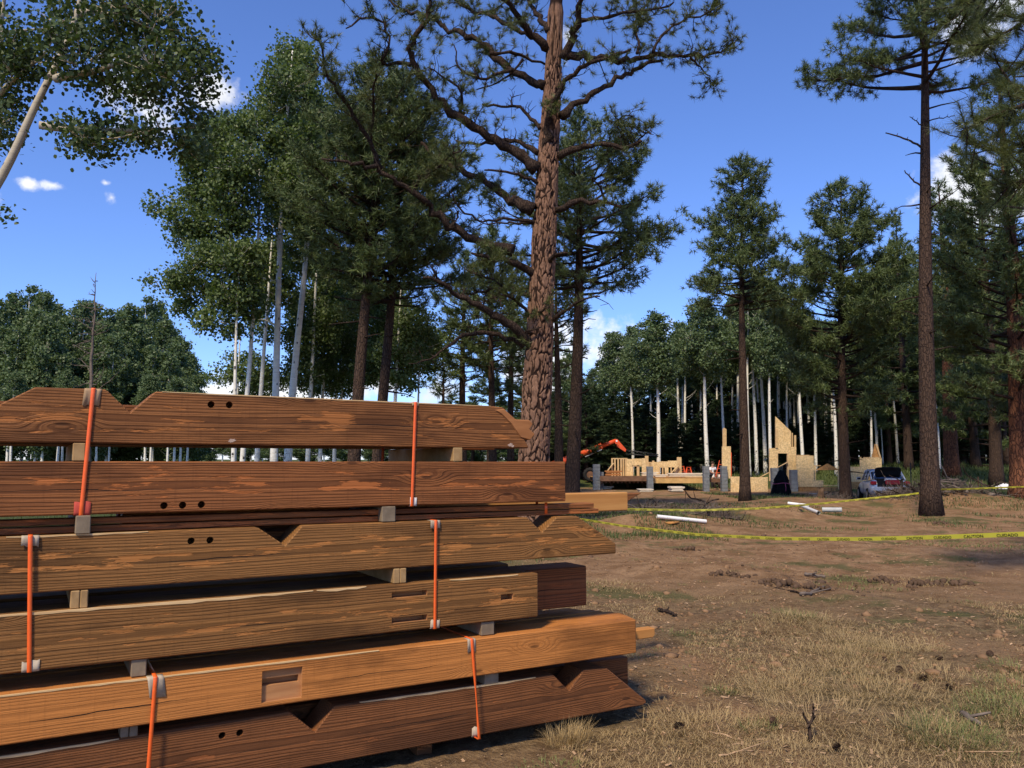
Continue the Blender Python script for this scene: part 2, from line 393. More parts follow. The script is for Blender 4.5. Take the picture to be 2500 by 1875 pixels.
def osb(name, base=(.50, .31, .14)):
    m, t, b = newmat(name, .8, .2)
    q = ocoord(t)
    def flakes(s, rot):
        mp = t.nodes.new('ShaderNodeMapping'); mp.inputs['Rotation'].default_value = (0, rot, 0); mp.inputs['Scale'].default_value = s
        t.links.new(q, mp.inputs[0]); v = t.nodes.new('ShaderNodeTexVoronoi'); v.inputs['Scale'].default_value = 1
        t.links.new(mp.outputs[0], v.inputs['Vector']); return v.outputs['Color']
    c1 = flakes((9., 9., 40.), .35); c2 = flakes((36., 9., 11.), -.5)
    g = mth(t, 'MULTIPLY', mth(t, 'ADD', nsep(t, c1), nsep(t, c2)), .5)
    col = mixc(t, mrange(t, g, .15, .85), tuple(c * .72 for c in base), tuple(min(1, c * 1.2) for c in base))
    bl = noise(t, q, 1.4, 4, .6)
    col = mixc(t, mrange(t, bl, .45, .7, 0, .35), col, (base[0] * .9, base[1] * .75, base[2] * .5))
    t.links.new(col, b.inputs['Base Color']); return m
def nsep(t, c):
    s = t.nodes.new('ShaderNodeSeparateColor'); t.links.new(c, s.inputs[0]); return s.outputs[0]

M = {}
M['woodA'] = wood_stained('stained_timber_brown', (0.1035, 0.0366, 0.0110), (0.3168, 0.1281, 0.0396), (0.3740, 0.1375, 0.0366))
M['woodB'] = wood_stained('stained_timber_red', (0.0970, 0.0323, 0.0101), (0.3039, 0.1120, 0.0338), (0.3960, 0.1265, 0.0334))
M['woodC'] = wood_stained('stained_timber_olive', (0.1005, 0.0445, 0.0128), (0.3079, 0.1405, 0.0405), (0.3960, 0.1595, 0.0418))
M['woodE'] = wood_stained('stained_timber_honey', (0.2367, 0.0859, 0.0200), (0.5207, 0.1986, 0.0469), (0.3300, 0.1100, 0.0261), band=.55, patch=.72, rings=900.)
M['woodF'] = wood_stained('stained_timber_dark', (0.0926, 0.0356, 0.0130), (0.2946, 0.1104, 0.0347), (0.3080, 0.1045, 0.0314), patch=.66)
M['woodL'] = wood_plain('fresh_timber', (.56, .28, .085), (.44, .19, .05), (1.2, 8., 14.))
M['tenon'] = wood_plain('tenon_wood', (.40, .17, .06), (.30, .12, .04), (4., 30., 30.))
M['mortise'] = wood_plain('mortise_wood', (.50, .25, .10), (.38, .17, .065), (4., 30., 30.))
M['stick'] = wood_plain('sticker_wood', (.42, .27, .12), (.30, .18, .075), (14., 14., 14.))
M['stickg'] = wood_plain('sticker_wood_grey', (.26, .20, .13), (.17, .13, .085), (14., 14., 14.))
M['strap'] = plain('orange_strap', (.86, .13, .02), .38, .5, .08, 30)
M['card'] = plain('cardboard', (.42, .28, .16), .9, .1, .18, 18)
M['cardw'] = plain('cardboard_pale', (.43, .35, .25), .9, .1, .2, 18)
M['cardr'] = plain('cardboard_red', (.42, .07, .05), .9, .1, .15, 18)
M['cardwhite'] = plain('white_card', (.62, .58, .52), .8, .2, .08, 18)
M['aspen_leaf'] = leafmat('aspen_leaf', (.095, .142, .046), (.180, .225, .086), .30)
M['aspen_shaded'] = leafmat('aspen_leaf_shaded', (.055, .088, .028), (.105, .140, .050), .24)  # same aspen leaf, darkened in colour to stand for backlit shade
M['aspen_far'] = leafmat('aspen_leaf_far', (.095, .142, .058), (.165, .215, .096), .24)
M['needle'] = leafmat('pine_needle', (.075, .100, .027), (.155, .172, .052), .10, .45, .3)
M['needle2'] = leafmat('pine_needle_mid', (.072, .108, .034), (.150, .190, .066), .10, .45, .3)
M['fir'] = leafmat('fir_needle', (.034, .058, .025), (.068, .100, .042), .08, .5, .2)
M['bark'] = pine_bark('ponderosa_bark', (.215, .110, .065), (.045, .028, .02), 1.0)
M['barkfar'] = pine_bark('pine_bark_far', (.090, .057, .040), (.050, .033, .025), 1.9)
M['barkred'] = pine_bark('pine_bark_red', (.20, .085, .045), (.08, .036, .022), 1.2)
M['limb'] = pine_bark('limb_bark', (.075, .050, .036), (.030, .020, .016), 3.0)
M['dead'] = plain('dead_wood', (.16, .125, .10), .9, .1, .35, 9)
M['aspen'] = aspen_bark('aspen_bark')
M['aspenn_shaded'] = aspen_bark('aspen_bark_shaded', (.46, .40, .29))  # bark colour lowered too, painting in the shade on the near stems
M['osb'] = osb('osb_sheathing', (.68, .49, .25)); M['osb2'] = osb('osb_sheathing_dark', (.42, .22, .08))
M['stud'] = wood_plain('framing_lumber', (.62, .43, .22), (.52, .34, .16), (5., 5., 5.))
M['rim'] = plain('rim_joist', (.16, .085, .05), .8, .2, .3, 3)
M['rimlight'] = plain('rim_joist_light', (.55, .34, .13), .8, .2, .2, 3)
M['boards'] = plain('white_boards', (.66, .58, .46), .8, .2, .15, 3)
M['cmu'] = plain('concrete_block', (.17, .18, .19), .9, .1, .22, 5)
M['orange'] = plain('machine_orange', (.75, .10, .025), .4, .5, .1, 2)
M['black'] = plain('black_metal', (.015, .015, .016), .5, .4, .3, 4)
M['rubber'] = plain('tyre_rubber', (.022, .021, .02), .85, .2, .3, 4)
M['poly'] = plain('black_sheeting', (.006, .006, .006), .85, .12, .4, 6)
M['pvc'] = plain('white_pipe', (.80, .78, .74), .4, .4, .05, 6)
M['greypipe'] = plain('grey_pipe', (.42, .43, .42), .6, .3, .15, 6)
M['white'] = plain('white_sheet', (.82, .80, .80), .6, .3, .06, 3)
M['yellow'] = plain('tape_yellow', (.62, .56, .055), .35, .5, .06, 6)
M['ink'] = plain('tape_ink', (.02, .02, .015), .5, .3, .1, 6)
M['clod'] = plain('soil_clod', (.22, .130, .070), .95, .05, .4, 5)
M['darkclod'] = plain('dark_soil_clod', (.105, .066, .042), .95, .05, .4, 5)
M['chip'] = plain('wood_chips', (.40, .26, .15), .85, .1, .35, 9)
M['straw'] = leafmat('dry_grass', (.50, .36, .175), (.29, .20, .092), .12, .7, .15)
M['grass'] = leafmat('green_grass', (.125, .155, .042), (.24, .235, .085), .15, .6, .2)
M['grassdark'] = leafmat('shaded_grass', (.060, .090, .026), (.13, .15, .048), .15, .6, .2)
M['cone'] = plain('pine_cone', (.07, .042, .028), .9, .1, .4, 30)

# ground: red soil, trodden thatch near the camera, meadow under the far trees
m, t, b = newmat('red_soil', .95, .08); M['ground'] = m
c = t.nodes.new('ShaderNodeTexCoord').outputs['Object']
sx = t.nodes.new('ShaderNodeSeparateXYZ'); t.links.new(c, sx.inputs[0])
nA = noise(t, c, .22, 5, .6); nB = noise(t, c, 1.7, 6, .62); nC = noise(t, c, 9., 6, .65); nD = noise(t, c, 55., 4, .6)
soil = mixc(t, mrange(t, nB, .32, .68), (.235, .130, .062), (.395, .240, .126))
soil = mixc(t, mrange(t, nC, .45, .72, 0, .55), soil, (.130, .075, .040))
soil = mixc(t, mrange(t, nD, .60, .72, 0, .55), soil, (.38, .25, .16))
duff = mixc(t, mrange(t, nC, .35, .65), (.115, .072, .036), (.270, .180, .092))
duff = mixc(t, mrange(t, nD, .55, .68, 0, .8), duff, (.40, .28, .145))
nE = noise(t, vmt(t, 'MULTIPLY', c, (1, 1, 1)), .55, 5, .6)
near = mrange(t, mth(t, 'ADD', sx.outputs[1], mth(t, 'MULTIPLY', mth(t, 'SUBTRACT', nE, .5), 9)), 8.5, 12.5, 1, 0)
dm_ = mth(t, 'MULTIPLY', near, mrange(t, nE, .34, .55, .15, 1))
col = mixc(t, dm_, soil, duff)
turf = mixc(t, mrange(t, nC, .3, .7), (.045, .065, .02), (.11, .125, .042))
gm = mth(t, 'MULTIPLY', mrange(t, nE, .54, .62, 0, .7), mrange(t, sx.outputs[1], 4, 9))
# grass returns left of the stack and beyond the works
lft = mrange(t, mth(t, 'ADD', sx.outputs[0], mth(t, 'MULTIPLY', mth(t, 'SUBTRACT', nA, .5), 6)), 1.5, -1.5)
lft = mth(t, 'MULTIPLY', lft, mrange(t, sx.outputs[1], 9, 14))
beyond = mrange(t, mth(t, 'ADD', sx.outputs[1], mth(t, 'MULTIPLY', mth(t, 'SUBTRACT', nE, .5), 8)), 49, 53)
rgt = mth(t, 'MULTIPLY', mrange(t, sx.outputs[0], 17.5, 19.5), mrange(t, sx.outputs[1], 30, 33))
gm = mth(t, 'MAXIMUM', gm, mth(t, 'MAXIMUM', lft, mth(t, 'MAXIMUM', beyond, rgt)))
col = mixc(t, gm, col, turf)
t.links.new(col, b.inputs['Base Color'])
bump(t, b, mth(t, 'ADD', mth(t, 'MULTIPLY', nC, 1.), mth(t, 'ADD', mth(t, 'MULTIPLY', nD, .5), mth(t, 'MULTIPLY', noise(t, c, 24., 5, .65), .8))), 1.0, .055)

# ---------------------------------------------------------------- ground
def ground():
    af = np.linspace(R(-44), R(44), 360); ab = np.linspace(R(44), R(316), 46)[1:-1]
    ang = np.concatenate([af, ab]); na = len(ang)
    rr = np.concatenate([[.4, 1.2, 2.2], np.geomspace(3.0, 90, 290), np.geomspace(95, 3000, 30)]); nr = len(rr)
    X = rr[:, None] * np.sin(ang)[None]; Y = rr[:, None] * np.cos(ang)[None]
    Z = gz(X, Y)
    V = np.stack([X, Y, Z], -1).reshape(-1, 3)
    i = np.arange(nr - 1)[:, None] * na; j = np.arange(na)[None]; j2 = (j + 1) % na
    q = np.stack([i + j, i + na + j, i + na + j2, i + j2], -1).reshape(-1, 4)[:, ::-1]
    V = np.vstack([V, [0, 0, float(gz(0, 0))]]); c = len(V) - 1
    t = np.stack([np.full(na, c), np.arange(na), (np.arange(na) + 1) % na], -1)[:, ::-1]
    mb = MB(); mb.add(V, q, t)
    o = mb.build('ground', M['ground'], smooth=True)
    # normals must look up
    me = o.data
    if me.polygons[1000].normal.z < 0: me.flip_normals()
    return tag(o, 'reddish brown disturbed soil with patches of grass', None, None, 'structure')
ground()

# ---------------------------------------------------------------- the timber stack
SD = 4.2; SANG = R(30)                       # face plane 4.2 m from the camera, timbers run 60 degrees to the right
SU = np.array([math.sin(R(60)), math.cos(R(60)), 0]); SN = np.array([-math.cos(R(60)), math.sin(R(60)), 0])
def SP(px, py, d=0.0):                       # pixel -> (along, height) on the plane d behind the stack face
    r = ray(px, py); tt = (SD + d) / (SN @ r); P = r * tt; return float(SU @ P), float(P[2] + CAMZ)
def sw(s, d, z): return SU * s + SN * (SD + d) + np.array([0, 0, z])
def z1(x, y, d=0.): return SP(x * .3617, 900 + y * .3617, d)
def z2(x, y, d=0.): return SP(750 + x * .3858, 900 + y * .3858, d)
def z3(x, y, d=0.): return SP(x * .3766, 1250 + y * .3766, d)
def z4(x, y, d=0.): return SP(750 + x * .4069, 1250 + y * .4069, d)
def stack_obj(name, me, s, d, z, parent=None):
    o = link(name, me); o.location = sw(s, d, z); o.rotation_euler = (0, 0, SANG)
    if parent is not None:
        o.parent = parent; o.matrix_parent_inverse = (Matrix.Translation(parent.location) @ parent.rotation_euler.to_matrix().to_4x4()).inverted()
    return o
def cut(o, cutters):
    bm = bmesh.new()
    for me in cutters: bm.from_mesh(me)
    cm = bpy.data.meshes.new('cutter'); bm.to_mesh(cm); bm.free()
    co = bpy.data.objects.new('cutter', cm); COL.objects.link(co); co.matrix_world = o.matrix_world
    bpy.context.view_layer.update(); co.matrix_world = o.matrix_world.copy()
    md = o.modifiers.new('b', 'BOOLEAN'); md.operation = 'DIFFERENCE'; md.object = co; md.solver = 'EXACT'; md.use_self = True
    dg = bpy.context.evaluated_depsgraph_get(); new = bpy.data.meshes.new_from_object(o.evaluated_get(dg))
    o.modifiers.clear(); old = o.data; o.data = new
    for mm in cutters:
        bpy.data.meshes.remove(mm)
    bpy.data.objects.remove(co); bpy.data.meshes.remove(cm); bpy.data.meshes.remove(old)
def beam(pts, d0, width, mat, label, holes=(), slots=(), lean=0.):
    s0 = sum(p[0] for p in pts) / len(pts); zs = [p[1] for p in pts]; z0 = (min(zs) + max(zs)) / 2
    # extra points along straight edges let the arrises wander as sawn timber does
    me = prism_me('timber', [(a - s0, c - z0) for a, c in pts], -width / 2, width / 2, mat, .006)
    o = stack_obj('timber', me, s0, d0 + width / 2, z0)
    cs = []
    for (a, c, rad) in holes:
        bm = bmesh.new(); bmesh.ops.create_cone(bm, cap_ends=True, segments=20, radius1=rad, radius2=rad, depth=.16, matrix=Matrix.Translation((a - s0, -width / 2, c - z0)) @ Matrix.Rotation(R(90), 4, 'X'))
        mm = bpy.data.meshes.new('h'); bm.to_mesh(mm); bm.free(); cs.append(mm)
    for (a0, a1, c0, c1, dep) in slots:
        cs.append(box_me('h', abs(a1 - a0), dep * 2, abs(c1 - c0), mat, 0, ((a0 + a1) / 2 - s0, -width / 2, (c0 + c1) / 2 - z0)))
    if cs:
        bpy.context.view_layer.update(); cut(o, cs)
        o.data.materials.append(M['mortise'])
        for p in o.data.polygons:
            c = p.center
            for (a0, a1, c0, c1, dep) in slots:
                if min(a0, a1) - s0 - .002 < c.x < max(a0, a1) - s0 + .002 and min(c0, c1) - z0 - .002 < c.z < max(c0, c1) - z0 + .002 and -width / 2 + .001 < c.y < width / 2 - .02: p.material_index = 1
    return tag(o, label, 'timber', 'timbers of the strapped stack')
HR = .017
def rect(s0, s1, za, zb): return [(s0, za), (s1, za), (s1, zb), (s0, zb)]
# layer A (top)
A = beam([(-.42, 1.69), (-.40, 1.70), (-.021, 1.936), (.261, 1.937), (.366, 1.834), (.472, 1.937), (2.30, 1.930), (2.369, 1.924), (2.44, 1.850), (2.538, 1.70), (2.538, 1.686)], 0, .20, M['woodA'],
         'topmost front timber with sloped left end, V notch and two peg holes', [(*z1(1425, 242), HR), (*z1(1548, 245), HR)])
tn = [z2(*p) for p in [(1185, 262), (1245, 256), (1318, 322), (1405, 325), (1426, 350), (1405, 382), (1440, 415), (1408, 452), (1350, 436), (1290, 350), (1230, 290)]]
ts = sum(p[0] for p in tn) / len(tn); tz = sum(p[1] for p in tn) / len(tn)
tag(stack_obj('tenon', prism_me('tenon', [(a - ts, c - tz) for a, c in tn], -.006, .07, M['tenon'], .004), ts, 0, tz, A), 'pale rounded tenon on the end of the top timber')
beam(rect(-1.0, 2.2, 1.69, 1.885), .24, .2, M['woodB'], 'reddish timber behind the notched topmost timber')
beam(rect(-.9, 2.0, 1.69, 1.88), .50, .22, M['woodE'], 'third timber back in the top layer of the stack')
beam(rect(-.9, 2.75, 1.69, 1.75), .80, .2, M['woodB'], 'low back timber of the top layer reaching toward the big pine')
# layer B
beam(rect(-1.1, 2.805, 1.367, 1.607), 0, .20, M['woodB'], 'plain square-ended timber with three peg holes along its lower edge', [(*z1(1107, 925), HR), (*z1(1233, 922), HR), (*z1(1360, 918), HR)])
beam(rect(-1.0, 2.4, 1.365, 1.60), .24, .2, M['woodA'], 'second timber back in the layer under the top one')
for (lab, x, ya, yb, dd) in (('upper thin brown plank sticking out under the square-ended timber', 1815, 850, 879, .05), ('lower thin brown plank, longest of the two beneath the square-ended timber', 1845, 885, 914, .05)):
    s1, zb = z2(x, ya, dd); _, za = z2(x, yb, dd)
    o = stack_obj('plank', box_me('plank', s1 + 1.2, .10, max(zb - za, .02), M['woodB'], .003), (s1 - 1.2) / 2, dd + .05, (za + zb) / 2)
    tag(o, lab, 'plank', 'thin planks in the stack')
s1, zb = z2(2030, 782, .55); _, za = z2(2030, 897, .55)
beam(rect(.4, s1, za, zb), .55, .12, M['woodL'], 'unstained yellow timber jutting out behind the stack toward the pines')
s1, zb = z2(2120, 786, .85); _, za = z2(2120, 860, .85)
beam([(.4, zb), (.4, za), (s1 - .2, za), (s1, zb)], .85, .12, M['woodF'], 'dark timber with a sloped end behind the yellow one')
# layer C
TC_ = beam([(-1.1, 1.035), (3.183, 1.033), (3.181, 1.095), (2.889, 1.274), (2.739, 1.276), (2.631, 1.189), (2.531, 1.278), (1.189, 1.282), (1.104, 1.186), (.966, 1.281), (-1.1, 1.280)], 0, .20, M['woodC'],
     'timber with two V notches and a long pointed right end, third layer down', [(*z1(1290, 1163), HR), (*z1(1418, 1158), HR)])
beam(rect(-1.1, 2.7, 1.035, 1.240), .22, .22, M['woodF'], 'dark timber seen through the V notches of the third layer')
beam(rect(-1.1, 2.6, 1.035, 1.245), .50, .3, M['woodC'], 'third timber back in the third layer down')
# layer D
def zrect(zf, x0, x1, y0, y1, dep):
    a, c = zf(x0, y1); a2, c2 = zf(x1, y0); return (a, a2, c, c2, dep)
TD_ = beam([(-1.1, .705), (2.598, .700), (2.598, .951), (-1.1, .951)], -.01, .22, M['woodC'], 'square timber with three rectangular mortises in its face',
     [], [zrect(z2, 530, 755, 1398, 1452, .065), zrect(z2, 530, 755, 1552, 1612, .065), zrect(z2, 1220, 1298, 1420, 1466, .065)])
s1, zb = z2(1768, 1247, .24); _, za = z2(1772, 1497, .24)
beam(rect(-1.1, s1, za, zb), .24, .24, M['woodF'], 'dark red timber reaching past the mortised one on its far side')
beam(rect(-1.1, 2.7, .705, .945), .52, .26, M['woodC'], 'third timber back in the mortised layer')
# layer E
def ebeam(d0, width, s1, s1b, label, zt=.622, cutm=False, pa=0.):
    pts = [(-1.1, -width / 2), (s1, -width / 2), (s1b, width / 2), (-1.1, width / 2)]
    za, zt_ = .418, zt
    bm = bmesh.new(); s0 = (s1 - 1.1) / 2; zc = (za + zt_) / 2
    lo = [bm.verts.new((a - s0, y, za - zc)) for a, y in pts]; hi = [bm.verts.new((a - s0, y, zt_ - zc)) for a, y in pts]
    bm.faces.new(lo[::-1]); bm.faces.new(hi)
    for i in range(4): bm.faces.new((lo[i], lo[(i + 1) % 4], hi[(i + 1) % 4], hi[i]))
    bmesh.ops.bevel(bm, geom=list(bm.edges), offset=.006, segments=1, affect='EDGES')
    me = bpy.data.meshes.new('timber'); bm.to_mesh(me); bm.free(); me.materials.append(M['woodE'])
    o = stack_obj('timber', me, s0, d0 + width / 2, zc)
    if cutm:
        bpy.context.view_layer.update()
        cs = []
        a0, _ = z3(1685, 1100); a1, _ = z3(1944, 1100)
        cs.append(box_me('h', a1 - a0, .04, .15, M['mortise'], 0, ((a0 + a1) / 2 - s0, -width / 2, -.005)))
        cs.append(box_me('h', a1 - a0 - .015, .14, .034, M['mortise'], 0, ((a0 + a1) / 2 - s0 - .006, -width / 2, .012)))
        cut(o, cs)
        o.data.materials.append(M['mortise'])
        for p in o.data.polygons:
            c = p.center
            if a0 - s0 - .002 < c.x < a1 - s0 + .002 and abs(c.z) < .082 and c.y > -width / 2 + .001 and c.y < -width / 2 + .08: p.material_index = 1
    return tag(o, label, 'timber', 'timbers of the strapped stack')
E1 = ebeam(-.04, .22, 3.30, 3.36, 'honey coloured timber with a pale framed mortise in its face', cutm=True)
ebeam(.19, .11, 3.37, 3.34, 'second honey coloured timber back, its top showing beside the mitred end', .618)
ebeam(.31, .11, 3.30, 3.26, 'third honey coloured timber back in the same layer', .620)
ebeam(.43, .12, 3.22, 3.18, 'fourth honey coloured timber back, end under the dark red one', .617)
ebeam(.56, .30, 3.0, 3.0, 'rearmost timber of the honey coloured layer', .612)
# slot in the top of the second timber and the peg sticking out of the end
a, c = z4(2010, 722, .12)
pg = stack_obj('tenon_peg', prism_me('tenon_peg', [(-.16, -.03), (.10, -.03), (.118, -.018), (.118, .03), (-.16, .03)], -.035, .035, M['woodL'], .005), 3.42, .10, .500)
tag(pg, 'pale blunt tenon sticking out of the honey timber end', 'tenon', None)
# layer F (bottom)
TF_ = beam([(-1.1, .088), (3.38, .082), (3.404, .09), (3.404, .107), (3.10, .342), (2.926, .352), (2.818, .246), (2.71, .350), (1.378, .362), (1.277, .251), (1.150, .365), (-1.1, .362)], 0, .20, M['woodF'],
     'lowest front timber with two V notches, pointed end resting near the ground', [(*z3(1440, 1450), HR), (*z3(1555, 1432), HR)])
s1, zb = z4(1937, 872, .24); _, za = z4(1940, 1002, .24)
beam(rect(-1.1, s1, .09, zb), .26, .2, M['woodB'], 'red brown timber end behind the lowest pointed timber')
beam(rect(-1.1, 3.0, .09, .35), .50, .3, M['woodF'], 'third timber back in the lowest layer')
# stickers between the layers: every block is a thing
def sticker(zf, x0, x1, za, zb, label, mat='stick', d0=.0, L=1.0, yref=None):
    s0 = zf(x0, yref)[0]; s1 = zf(x1, yref)[0]
    o = stack_obj('sticker', box_me('sticker', s1 - s0, L, zb - za, M[mat], .004), (s0 + s1) / 2, d0 + L / 2, (za + zb) / 2)
    return tag(o, label, 'spacer block', 'wood spacers between the timber layers')
sticker(z1, 490, 577, 1.608, 1.690, 'spacer block under the topmost timber beside the first strap', yref=560)
sticker(z2, 925, 984, 1.608, 1.687, 'spacer block under the topmost timber near the big pine trunk', yref=545)
sticker(z1, 508, 612, 1.282, 1.364, 'square grey-brown spacer block under the red card', 'stickg', -.012, yref=1050)
sticker(z2, 473, 560, 1.283, 1.366, 'spacer block under the white card of the second strap', 'stickg', yref=925)
sticker(z1, 475, 538, .953, 1.032, 'pale spacer, first of a touching pair in the third gap', yref=1560)
sticker(z1, 541, 594, .953, 1.032, 'pale spacer, second of a touching pair in the third gap', yref=1560)
sticker(z2, 547, 588, .953, 1.032, 'pale spacer of a joined pair left of the tall middle strap', yref=1310)
sticker(z2, 589, 628, .953, 1.032, 'pale spacer of a joined pair closest to the tall middle strap', yref=1310)
sticker(z3, 850, 950, .625, .704, 'grey spacer with a split, beside the folded cardboard', 'stickg', yref=1010)
sticker(z4, 1045, 1123, .625, .700, 'grey spacer under the mortised timber near its right end', 'stickg', yref=700)
sticker(z3, 780, 834, .364, .417, 'grey spacer, first of the pair in the lowest gap', 'stickg', -.005, yref=1425)
sticker(z3, 839, 892, .364, .417, 'grey spacer, second of the pair beside the lower strap', 'stickg', -.008, yref=1425)
sticker(z4, 1062, 1147, .354, .417, 'brown spacer in the lowest gap right of the twisted strap', 'stickg', -.005, yref=1005)
for s, l in ((.25, 'dark bunk on the ground under the lower strap'), (1.95, 'dark bunk on the ground under the twisted strap')):
    o = stack_obj('bunk', box_me('bunk', .09, .9, .16, M['woodF'], .004), s, .60, .005)
    tag(o, l, 'spacer block', 'bunks under the stack')
# straps: flat bands round two layers each
def strap(top, bot, zt, zb, dback, label, w=.018, d0=-.006, twist=0.):
    st_, sb = top, bot
    path = [(sb, d0, zb - .004)]
    nseg = 14
    for i in range(nseg + 1):
        f = i / nseg; path.append((sb + (st_ - sb) * f, d0 - .0015, zb + (zt - zb) * f))
    path += [(st_, d0, zt + .004), (st_, .1, zt + .004), (st_, dback, zt + .004), (sb, dback + .004, zb - .004), (sb, .1, zb - .004)]
    V = []; n = len(path)
    for i, (s, d, z) in enumerate(path):
        ww = w
        if twist and 0 < i < nseg:
            f = i / nseg; ww = w * (1 - .55 * math.exp(-((f - .45) / .22) ** 2))
        V += [sw(s - ww / 2, d, z), sw(s + ww / 2, d, z)]
    q = [(2 * i, 2 * i + 1, 2 * ((i + 1) % n) + 1, 2 * ((i + 1) % n)) for i in range(n)]
    mb = MB(); mb.add(V, q); o = mb.build('strap', M['strap'])
    md = o.modifiers.new('solid', 'SOLIDIFY'); md.thickness = .0012; md.offset = 0
    return tag(o, label, 'strap', 'orange polyester straps round the stack')
S1t, S1b = z1(630, 135)[0], z1(546, 985)[0]
strap(S1t, S1b, 1.937, 1.367, .46, 'leaning orange strap over the two upper layers beside the V notch')
S2t, S2b = z2(683, 222)[0], z2(660, 866)[0]
strap(S2t, S2b, 1.932, 1.367, .46, 'orange strap over the two upper layers nearest the big pine')
S3t, S3b = z1(206, 1115)[0], z3(190, 1020)[0]
strap(S3t, S3b, 1.280, .705, .46, 'orange strap at the left over the third and mortised layers', d0=-.016)
S4t, S4b = z2(807, 960)[0], z2(800, 1638)[0]
strap(S4t, S4b, 1.280, .700, .46, 'tall middle orange strap beside the two stacked mortises', d0=-.016)
S5t, S5b = z3(1008, 1045, -.04)[0], z3(940, 1800)[0]
strap(S5t, S5b, .622, .088, .5, 'orange strap over the honey timber that leaves the lower edge of the picture', d0=-.046)
S6t, S6b = z4(985, 748, -.04)[0], z4(1008, 1338)[0]
strap(S6t, S6b, .622, .085, .5, 'twisted narrow orange strap over the two lowest layers', d0=-.046, twist=1)
a0, _ = z2(1510, 880, .05)
mb = MB(); V = []
za, zb = z2(1510, 914, .05)[1], z2(1510, 850, .05)[1]
for (d, z) in ((.047, za - .003), (.047, zb + .003), (.153, zb + .003), (.153, za - .003)): V += [sw(a0 - .010, d, z), sw(a0 + .010, d, z)]
mb.add(V, [(2 * i, 2 * i + 1, 2 * ((i + 1) % 4) + 1, 2 * ((i + 1) % 4)) for i in range(4)])
tag(mb.build('strap', M['strap']), 'short orange strap binding the two thin planks', 'strap', 'orange polyester straps round the stack')
# edge protectors: folded cards caught under the straps
def card(s, zedge, wid, drop, mat, label, top=True, d0=-.0015, tilt=0., fl=.05):
    rg = np.random.default_rng(int(abs(s) * 1000) + 5)
    sg = -1 if top else 1
    e = zedge + (.0015 if top else -.0015)
    n = 7; V = []
    for i in range(n):
        x = s - wid / 2 + wid * i / (n - 1)
        wv = .0008 * rg.random() + .0012 * abs(i - 3) / 3
        V += [sw(x + tilt * drop, d0 - wv - .0008, e + sg * drop * (1 + .05 * rg.normal())), sw(x + tilt * .02, d0 - .0008 - wv * .4, e + sg * .012), sw(x, d0, e), sw(x, d0 + fl, e)]
    q = [(4 * i + k, 4 * i + 4 + k, 4 * i + 5 + k, 4 * i + 1 + k) for i in range(n - 1) for k in range(3)]
    mb = MB(); mb.add(V, q); o = mb.build('edge_card', M[mat]); md = o.modifiers.new('solid', 'SOLIDIFY'); md.thickness = .002; md.offset = 0
    return tag(o, label, 'card', 'card edge protectors under the straps')
card(S1t, 1.937, .070, .080, 'card', 'tan cardboard folded over the topmost timber under the leaning strap', tilt=-.1)
card(S1b + .004, 1.367, .067, .062, 'cardr', 'red card under the foot of the leaning strap', False)
card(S2t, 1.932, .039, .018, 'card', 'small tan card on top of the second strap')
card(S2b + .010, 1.367, .039, .048, 'cardwhite', 'small white card at the foot of the second strap', False)
card(S3t, 1.280, .067, .044, 'cardw', 'pale card curling under the far left strap', d0=-.008)
card(S3b + .004, .705, .067, .046, 'cardw', 'grey card at the foot of the far left strap', False, d0=-.012)
card(S4t, 1.280, .058, .044, 'cardw', 'pale card at the head of the tall middle strap', d0=-.008)
card(S4b + .002, .700, .055, .044, 'cardw', 'grey white card at the foot of the tall middle strap', False, d0=-.012)
card(S5t, .622, .070, .088, 'cardw', 'worn printed cardboard folded over the honey timber', d0=-.042, tilt=.15)
card(S6t, .622, .050, .070, 'cardw', 'pale card at the head of the twisted strap', d0=-.042)
card(S6b, .085, .044, .052, 'cardw', 'pale card at the foot of the twisted strap', False)

# pale slivers along the upper arris: broken-off stain plus painted light of top edges, and scuffs on the face
M['worn'] = wood_plain('bare_lit_sliver', (.72, .50, .25), (.60, .38, .17), (6., 60., 60.))  # bare wood tone, also stands in for light on the top edges
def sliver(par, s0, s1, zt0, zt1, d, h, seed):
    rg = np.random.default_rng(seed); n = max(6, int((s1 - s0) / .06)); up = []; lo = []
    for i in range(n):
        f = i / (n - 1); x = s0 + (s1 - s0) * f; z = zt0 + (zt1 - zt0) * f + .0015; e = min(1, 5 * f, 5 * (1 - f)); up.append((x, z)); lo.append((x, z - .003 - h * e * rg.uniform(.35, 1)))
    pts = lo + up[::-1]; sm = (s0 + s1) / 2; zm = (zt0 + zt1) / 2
    stack_obj('bare_lit_edge', prism_me('bare_lit_edge', [(a - sm, c - zm) for a, c in pts], 0, .012, M['worn']), sm, d - .0018, zm, par)
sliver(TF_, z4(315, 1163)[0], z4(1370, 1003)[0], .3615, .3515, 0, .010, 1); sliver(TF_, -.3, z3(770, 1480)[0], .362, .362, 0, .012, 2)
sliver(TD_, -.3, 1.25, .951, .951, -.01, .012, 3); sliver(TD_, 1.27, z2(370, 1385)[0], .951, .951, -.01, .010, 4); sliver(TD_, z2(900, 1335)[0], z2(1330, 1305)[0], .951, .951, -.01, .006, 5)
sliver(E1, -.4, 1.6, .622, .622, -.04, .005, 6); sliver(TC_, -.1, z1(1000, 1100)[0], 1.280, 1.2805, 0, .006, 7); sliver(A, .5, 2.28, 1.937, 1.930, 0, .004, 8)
M['scuff'] = wood_plain('scuffed_wood', (.55, .42, .33), (.40, .27, .19), (30., 30., 30.))
